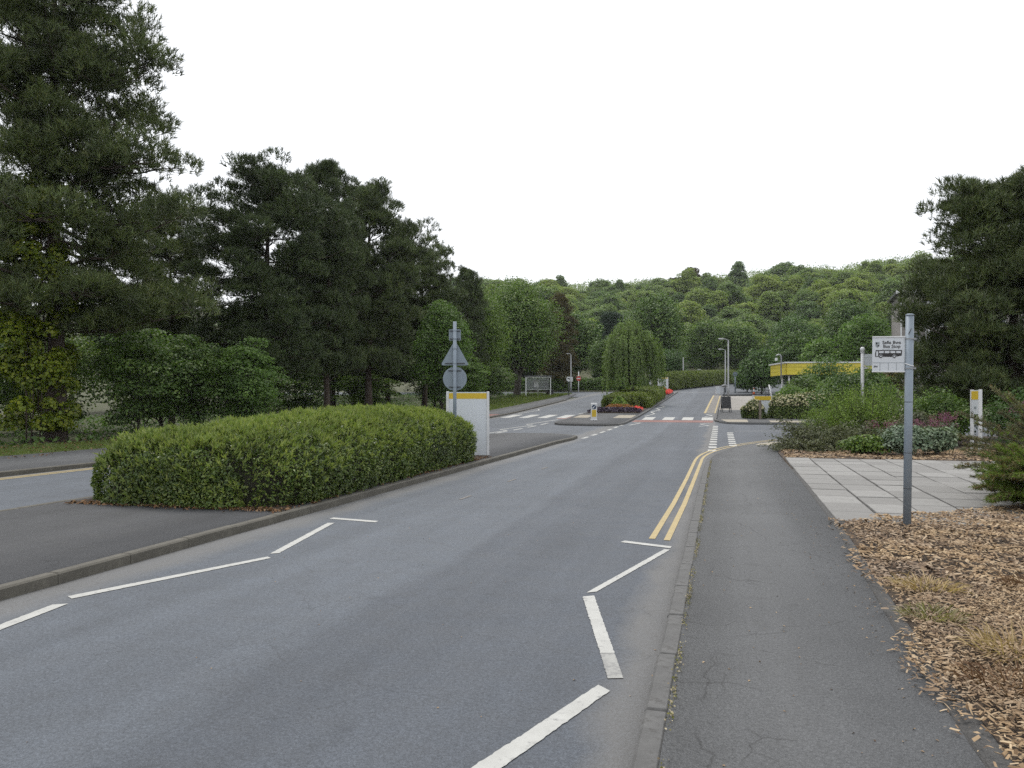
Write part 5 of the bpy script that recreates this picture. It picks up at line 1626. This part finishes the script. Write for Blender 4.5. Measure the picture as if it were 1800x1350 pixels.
def notice_board(name, label, x, y, rz, w, h, dz, strip_h=0.13, face='panel_white', foot=0.0, text=False):
    t = thing(name, label, 'sign', on(x, y, dz), rz)
    pw = 0.07
    for s in (-1, 1):
        MB().box((s * (w / 2 - pw / 2), 0, h / 2 - .1), (pw, 0.09, h + .2), 0, 0.008).build('post', MT['white_paint'], t)
    MB().box((0, 0, (h + foot) / 2 - 0.006), (w - 2 * pw - .004, 0.05, h - foot - 0.02)).build('panel', MT[face], t)
    MB().box((0, 0, h - 0.045 - strip_h / 2), (w - 2 * pw - .006, 0.058, strip_h)).build('yellow_strip', MT['yel'], t)
    return t
nb = notice_board('sign_board', 'white sign board with a yellow strip at the end of the clipped hedge', -6.72, 20.85, YAW + 0.02, 1.18, 1.76, 0.10, 0.155)
notice_board('sign_board', 'pale grey sign board with a yellow strip far up on the refuge island', -7.05, 102.0, YAW + 0.1, 1.35, 1.85, 0.11, 0.14, 'panel_white')
# narrow sign at the right, seen almost edge-on
rs = notice_board('sign_board', 'narrow white sign seen at an angle among the shrubs at the right', 7.62, 27.40, -1.56, 0.86, 1.86, 0.06, 0.26, 'panel_white', 1.10)
for k in range(4):
    MB().box((-0.10 + 0.062 * k, -0.029, 1.30 + 0.002 * (k % 2)), (0.026, 0.004, 0.085)).build('lettering', MT['greyink'], rs)
cb = bpy.data.curves.new('cable', 'CURVE')
cab = MB().tube([(7.6, 27.2, ztf(7.6, 27.2) + .32), (8.0, 26.5, .28), (8.3, 25.6, .22), (8.55, 24.6, .15), (8.7, 23.8, .12)], 0.012, 6).build('cable', MT['white_paint'])
tag(cab, 'pale cable trailing from the narrow white sign across the mulch', 'cable')

# keep-left bollard on the refuge island
kb = thing('traffic_bollard', 'white and yellow illuminated keep-left bollard on the refuge island', 'bollard', on(-7.34, 47.3, 0.105), YAW)
MB().box((0, 0, 0.52), (0.36, 0.22, 1.04), 0, 0.03).build('shell', MT['white_paint'], kb)
MB().plate(rrect(0.26, 0.42, .02, 3, 0, 0.42), 0.008, TM(0, -0.115, 0)).build('yellow_panel', MT['yel'], kb)
bd = MB().plate(circ(0.135, 24, 0, 0.80), 0.008, TM(0, -0.115, 0)).build('blue_disc', MT['blue'], kb)
arr = []
for (px_, pz_) in ((-.085, -.085), (.012, -.070), (-.018, -.040), (.075, .055), (.048, .082), (-.045, -.012), (-.075, .018)):
    arr.append((px_, 0.80 + pz_))
MB().plate(arr, 0.004, TM(0, -0.122, 0)).build('arrow', MT['white_paint'], bd)
MB().box((0, 0, 0.03), (0.42, 0.28, 0.06), 0, 0.01).build('base', MT['white_paint'], kb)

# finger post behind the bushes
fp = thing('finger_post', 'white finger post with ball top and arm pointing right, behind the green bush', 'signpost', on(5.52, 34.6, 0.05), YAW)
MB().tube([(0, 0, -.3), (0, 0, 3.42), (0, 0, 3.44)], [0.065, 0.065, 0.04], 14).build('post', MT['white_paint'], fp)
MB().sphere((0, 0, 3.54), 0.095, 14).build('ball_finial', MT['white_paint'], fp)
MB().tube([(0, 0, 3.40), (0, 0, 3.44)], 0.085, 14).build('collar', MT['white_paint'], fp)
for k in range(3):
    MB().plate([(0.08, 2.88 + .158 * k), (1.25, 2.88 + .158 * k), (1.33, 2.955 + .158 * k), (1.25, 3.03 + .158 * k), (0.08, 3.03 + .158 * k)], 0.03, TM()).build('finger', MT['panel_white'], fp)
MB().plate([(0.08, 2.74), (0.26, 2.78), (0.08, 2.86)], 0.02, TM()).build('bracket', MT['white_paint'], fp)

# lamp columns
def lamp(label, x, y, h, arm, dz=0.0, r=0.06, head=True):
    t = thing('street_lamp', label, 'street lamp', on(x, y, dz), YAW, 'street lamps')
    MB().tube([(0, 0, -.2), (0, 0, 1.3), (0, 0, 1.34), (0, 0, h)], [r * 1.5, r * 1.5, r, r * .8], 10).build('column', MT['lamp_metal'], t)
    if head:
        MB().tube([(0, 0, h - .02), (-arm * .25, 0, h + .10), (-arm * .6, 0, h + .14)], [r * .7, r * .6, r * .5], 8).build('arm', MT['lamp_metal'], t)
        hd = MB().sphere((-arm * .75, 0, h + .13), 0.30 * arm, 12, (1.15, .55, .30)).build('lantern', MT['lamp_metal'], t)
        MB().sphere((-arm * .75, 0, h + .09), 0.26 * arm, 12, (1.05, .48, .25)).build('lens', MT['panel_white'], hd)
    return t
lamp('taller lamp column behind the A-board, arm to the left', 0.72, 82.0, 5.8, 0.95, 0.1, 0.075)
lamp('shorter lamp column just left of the taller one on the bend', 0.55, 103.0, 5.2, 0.85, 0.05, 0.08)
lamp('thin lamp column without visible lantern on the far bend', -5.4, 121.0, 4.6, 0.9, 0.0, 0.08, False)
lamp('slender lamp column on the left beside the round turn sign', -19.1, 103.5, 5.0, 0.6, 0.0, 0.075)
lamp('tall lamp column rising behind the weeping tree', -7.9, 93.0, 7.2, 0.5, 0.1, 0.09)

# round turn sign, white plate, no-entry sign
ts = thing('turn_sign', 'round white sign with a black bent arrow on a dark post', 'road sign', on(-16.9, 90.2), YAW + .05)
MB().tube([(0, 0, -.2), (0, 0, 2.05)], 0.055, 10).build('post', MT['galv_dark'], ts)
dsc = MB().plate(circ(0.30, 28, 0, 2.0), 0.02, TM(0, -.07, 0)).build('ring', MT['greyink'], ts)
MB().plate(circ(0.265, 28, 0, 2.0), 0.006, TM(0, -.084, 0)).build('face', MT['white_paint'], dsc)
MB().plate([(-.19, 2.06), (-.06, 1.96), (-.06, 2.03), (.06, 2.03), (.06, 1.86), (.15, 1.86), (.15, 2.11), (-.06, 2.11), (-.06, 2.18)], 0.004, TM(0, -.090, 0)).build('arrow', MT['black'], dsc)
sq = thing('small_plate_sign', 'small white square plate fixed to the slender lamp column', 'sign', on(-19.1, 103.5), YAW)
MB().plate(rrect(0.42, 0.60, .03, 3, 0.02, 1.75), 0.02, TM(0, -.12, 0)).build('plate', MT['white_paint'], sq)
MB().plate([(-.06, 1.62), (.10, 1.80), (.05, 1.84), (-.10, 1.66)], 0.004, TM(0, -.133, 0)).build('symbol', MT['greyink'], sq)
MB().tube([(0, -.05, 1.74), (0, -.05, 1.78)], .1, 8).build('clamp', MT['galv'], sq)
ne = thing('no_entry_sign', 'red no-entry disc with white bar on a pale post', 'road sign', on(-18.1, 103.6), YAW)
MB().tube([(0, 0, -.2), (0, 0, 2.75)], 0.06, 10).build('post', MT['white_paint'], ne)
nd_ = MB().plate(circ(0.32, 28, 0, 1.85), 0.02, TM(0, -.08, 0)).build('disc', MT['redsign'], ne)
MB().box((0, -.094, 1.85), (.46, .006, .13)).build('bar', MT['white_paint'], nd_)

# bus shelter
sh = thing('bus_shelter', 'small open bus shelter with pale frame under the trees on the left', 'bus shelter', on(-20.6, 90.6, 0.05), YAW)
W, D_, H_ = 2.9, 1.3, 2.25
for sx in (-1, 0, 1):
    MB().box((sx * W / 2, D_ / 2, H_ / 2), (.08, .08, H_)).build('post', MT['white_paint'], sh)
for sx in (-1, 1):
    MB().box((sx * W / 2 * .98, -D_ / 2, H_ / 2), (.10, .10, H_)).build('post', MT['white_paint'], sh)
MB().box((0, 0, H_ + .06), (W + .3, D_ + .3, .12), 0, .03).build('roof', MT['galv_dark'], sh)
MB().box((0, -D_ / 2 - .02, H_ - .06), (W, .06, .12)).build('fascia', MT['white_paint'], sh)
MB().box((0, D_ / 2, .75), (W, .05, .07)).build('rail', MT['white_paint'], sh)
for sx in (-1, 1):
    MB().box((sx * W / 4, D_ / 2, 1.45), (W / 2 - .1, .01, 1.3)).build('pane', MT['glass'], sh)
    MB().box((sx * W / 2, 0, 1.3), (.012, D_ - .1, 1.6)).build('pane', MT['glass'], sh)
MB().box((-.2, D_ / 2 - .04, 1.45), (.55, .02, .8)).build('notice', MT['white_paint'], sh)
MB().box((0, D_ / 2 - .25, .45), (W - .4, .3, .05)).build('bench', MT['wood'], sh)
MB().box((W / 2 - .05, D_ / 2 + .05, .4), (.9, .04, .78)).build('lower_panel', MT['dark_in'], sh)

# far right corner: A-board, bin, post with lamp, cone, yellow sign, wooden post
ab = thing('pavement_board', 'dark A-board standing on the pavement at the far corner', 'A-board', on(0.36, 58.2, 0.105), YAW + 0.05)
for s in (-1, 1):
    Mx = Matrix.Translation((0, s * .22, 0)) @ Matrix.Rotation(R(s * 11), 4, 'X')
    fr = MB()
    for sx in (-1, 1):
        fr.box((sx * .30, 0, .56), (.05, .03, 1.12), M=Mx)
    fr.box((0, 0, 1.09), (.65, .032, .05), M=Mx)
    f_ = fr.build('frame', MT['galv_dark'], ab)
    MB().box((0, 0, .66), (.55, .02, .80), M=Mx).build('board', MT['blue' if False else 'black'], f_)
wbx = thing('cabinet', 'white utility cabinet at the kerb on the bend', 'cabinet', on(-0.35, 97.0), YAW)
MB().box((0, 0, .45), (.48, .36, .9), 0, .02).build('body', MT['white_paint'], wbx)
MB().box((0, 0, .93), (.54, .42, .06), 0, .01).build('lid', MT['white_paint'], wbx)
MB().box((0, -.185, .45), (.36, .01, .7)).build('door', MT['panel_white'], wbx)
ob = thing('timetable_post', 'short dark post with an oval pale head behind the A-board', 'post', on(0.30, 76.0, 0.1), YAW)
MB().tube([(0, 0, -.1), (0, 0, 1.25)], .045, 10).build('post', MT['galv_dark'], ob)
MB().sphere((0.05, 0, 1.42), .22, 12, (1.4, .5, .55)).build('head', MT['lamp_metal'], ob)
MB().sphere((0.05, -.06, 1.42), .16, 12, (1.3, .4, .45)).build('face', MT['galv_dark'], ob)
cn = thing('traffic_cone', 'orange and white traffic cone by the dark evergreen bushes', 'traffic cone', on(3.65, 95.0, 0.0), 0)
MB().box((0, 0, .03), (.42, .42, .06), 0, .01).build('base', MT['black'], cn)
MB().tube([(0, 0, .06), (0, 0, .32)], [.16, .11], 14).build('lower_cone', MT['orange'], cn)
MB().tube([(0, 0, .32), (0, 0, .62)], [.112, .06], 14).build('white_sleeve', MT['white_paint'], cn)
MB().tube([(0, 0, .62), (0, 0, .78)], [.06, .03], 14).build('tip', MT['orange'], cn)
hr = thing('handrail', 'pale leaning handrail with dark posts by the building entrance', 'handrail', on(4.5, 77.0, 0.1), YAW)
MB().tube([(0.1, 0, 0), (-.15, 0.2, 1.5)], .07, 8).build('rail', MT['white_paint'], hr)
for dx in (-.5, -.25):
    MB().tube([(dx, 0, 0), (dx, 0.1, 1.05)], .04, 8).build('post', MT['galv_dark'], hr)
MB().tube([(-.5, 0, 1.0), (-.1, .1, 1.0)], .035, 8).build('crossbar', MT['galv_dark'], hr)
ys_ = thing('yellow_sign', 'low yellow-topped sign behind the blossom hedge at the corner', 'sign', on(2.55, 53.2, 0.1), YAW)
MB().box((0, 0, .62), (1.15, .04, .95)).build('panel', MT['panel_white'], ys_)
MB().box((.04, -.024, 1.16), (1.06, .04, .26)).build('yellow_strip', MT['yel'], ys_)
for s in (-1, 1):
    MB().box((s * .59, 0, .65), (.07, .08, 1.4)).build('post', MT['white_paint'], ys_)
wp = thing('wooden_post', 'grey wooden post between the two parts of the blossom hedge', 'post', on(2.28, 50.0, 0.08), .2)
MB().box((0, 0, .55), (.13, .13, 1.1), 0, .02).build('shaft', MT['wood'], wp)
MB().tube([(0, 0, 1.1), (0, 0, 1.17)], [.085, .03], 6).build('cap', MT['wood'], wp)
pp = thing('pale_post', 'pale twisted post standing in front of the bend hedge', 'post', on(-3.4, 133.0), 0)
MB().tube([(0, 0, -.1), (.10, 0, .9), (-.05, 0, 1.7), (0, 0, 2.5)], [.17, .20, .14, .18], 8).build('shaft', MT['lamp_metal'], pp)
MB().box((0, 0, 2.62), (.5, .2, .25), 0, .04).build('head', MT['lamp_metal'], pp)
gp = thing('grey_post', 'grey signpost half hidden by the dark evergreen on the bend', 'post', on(1.7, 101.0), 0)
MB().tube([(0, 0, -.1), (0, 0, 2.4)], .07, 8).build('shaft', MT['galv'], gp)
MB().plate(circ(.28, 20, 0, 2.3), .02, TM(0, -.08, 0, YAW)).build('disc', MT['galv'], gp)

# ------------------------------------------------------------------ yellow-fronted building
A = Vector((4.95, 65.2)); B = Vector((11.3, 66.4))
yb = thing('yellow_building', 'low building with a yellow fascia and white roof edge behind the bushes', 'building', (A.x, A.y, ztf(A.x, A.y)), math.atan2(B.y - A.y, B.x - A.x))
L_ = (B - A).length
zb = ztf(A.x, A.y)
f0, f1 = 3.52 - zb, 4.42 - zb
DP = 4.5
for k in range(3):
    hgt = (f1 - f0) / 3
    MB().box((L_ / 2, 0.03 * (k % 2) - DP / 2 * 0 - .05, f0 + hgt * (k + .5)), (L_, .14, hgt - .012)).build('fascia_board', MT['fascia_yel'], yb)
    MB().box((-.05 + 0.02, DP / 2 + .03, f0 + hgt * (k + .5)), (.14, DP, hgt - .012)).build('fascia_board', MT['fascia_yel'], yb)
MB().box((L_ / 2, DP / 2, f1 + .05), (L_ + .4, DP + .4, .10)).build('roof_edge', MT['white_paint'], yb)
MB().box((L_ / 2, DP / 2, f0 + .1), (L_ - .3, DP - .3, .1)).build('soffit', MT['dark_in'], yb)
for (px_, py_) in ((.25, .25), (.25, 2.2), (1.6, .25), (L_ - .3, .3)):
    MB().tube([(px_, py_, -.3), (px_, py_, f0)], .07, 8).build('column', MT['white_paint'], yb)
wl_ = MB().box((L_ / 2 + .9, 3.0, f0 / 2 - .1), (L_ - 2.0, .2, f0 + .4)).build('wall', MT['dark_in'], yb)
for k in range(3):
    MB().box((2.6 + 1.8 * k, 2.88, 1.35), (1.4, .04, 1.7)).build('window', MT['window'], yb)
MB().box((1.8, 3.7, f0 / 2 - .1), (.2, 1.2, f0 + .4)).build('side_wall', MT['dark_in'], yb)
hk = MB().tube([(-.45, -.1, f0 - .3), (-.45, -.1, f1 + .45), (-.5, -.1, f1 + .62), (-.65, -.1, f1 + .68), (-.80, -.1, f1 + .6), (-.83, -.1, f1 + .40)], .055, 8)
hk.build('hooked_pipe', MT['lamp_metal'], yb)
MB().box((-.83, -.1, f1 + .30), (.16, .16, .2)).build('lamp_head', MT['white_paint'], yb)

# ------------------------------------------------------------------ grey house behind the right pine
gh = thing('grey_house', 'grey rendered house with white trim and stepped roofs behind the right pine', 'house', on(16.3, 81.5), YAW - 0.35)
zr = [(0.0, 9.9), (2.6, 8.6), (5.2, 7.2)]
for k, (x0, h_) in enumerate(((0, 10.0), (2.2, 8.8), (4.6, 10.8))):
    wd = (2.2, 2.4, 6.0)[k]
    yy = (0.0, -1.0, -2.0)[k]
    MB().box((x0 + wd / 2, yy + 4, h_ / 2 - .3), (wd, 8, h_ + .6)).build('wall', MT['brick'], gh)
    rf = MB().box((x0 + wd / 2 - .15, yy + 3.8, h_ + .08), (wd + .5, 8.8, .22)).build('roof', MT['galv_dark'], gh)
    MB().box((x0 + wd / 2 - .15, yy - .62, h_ + .06), (wd + .56, .06, .30)).build('bargeboard', MT['white_paint'], rf)
    for xx in (x0 + .06, x0 + wd - .06):
        MB().box((xx, yy - .02, h_ / 2), (.12, .06, h_)).build('trim', MT['white_paint'], gh)
    for zz in (h_ - 1.5, h_ - 4.3, h_ - 7.2):
        wn_ = MB().box((x0 + wd / 2, yy - .02, zz), (min(1.1, wd * .45), .05, 1.2)).build('window', MT['window'], gh)
        fr = MB()
        ww = min(1.1, wd * .45)
        for s in (-1, 1):
            fr.box((x0 + wd / 2 + s * ww / 2, yy - .05, zz), (.07, .05, 1.32))
            fr.box((x0 + wd / 2, yy - .05, zz + s * .6), (ww, .052, .07))
        fr.build('frame', MT['white_paint'], wn_)

# drain cover and litter on the carriageway edge
dc = MB().box((-10.2, 12.9, ztf(-10.2, 12.9) + .004), (.45, .45, .008)).build('drain_cover', MT['galv_dark'], road)

# ------------------------------------------------------------------ air: thin haze that softens the far hill
hz = MB().box((-20, 205, 38.5), (620, 560, 84)).build('haze', None)
hz.data.materials.clear()
hm = bpy.data.materials.new('thin_haze')
hm.use_nodes = True
hm.node_tree.nodes.clear()
ho = hm.node_tree.nodes.new('ShaderNodeOutputMaterial')
hv = hm.node_tree.nodes.new('ShaderNodeVolumePrincipled')
hv.inputs['Color'].default_value = (0.92, 0.95, 1.0, 1)
hv.inputs['Density'].default_value = 0.00016
hm.node_tree.links.new(hv.outputs[0], ho.inputs['Volume'])
hz.data.materials.append(hm)
tag(hz, 'thin pale haze over the whole scene', 'haze', kind='stuff')
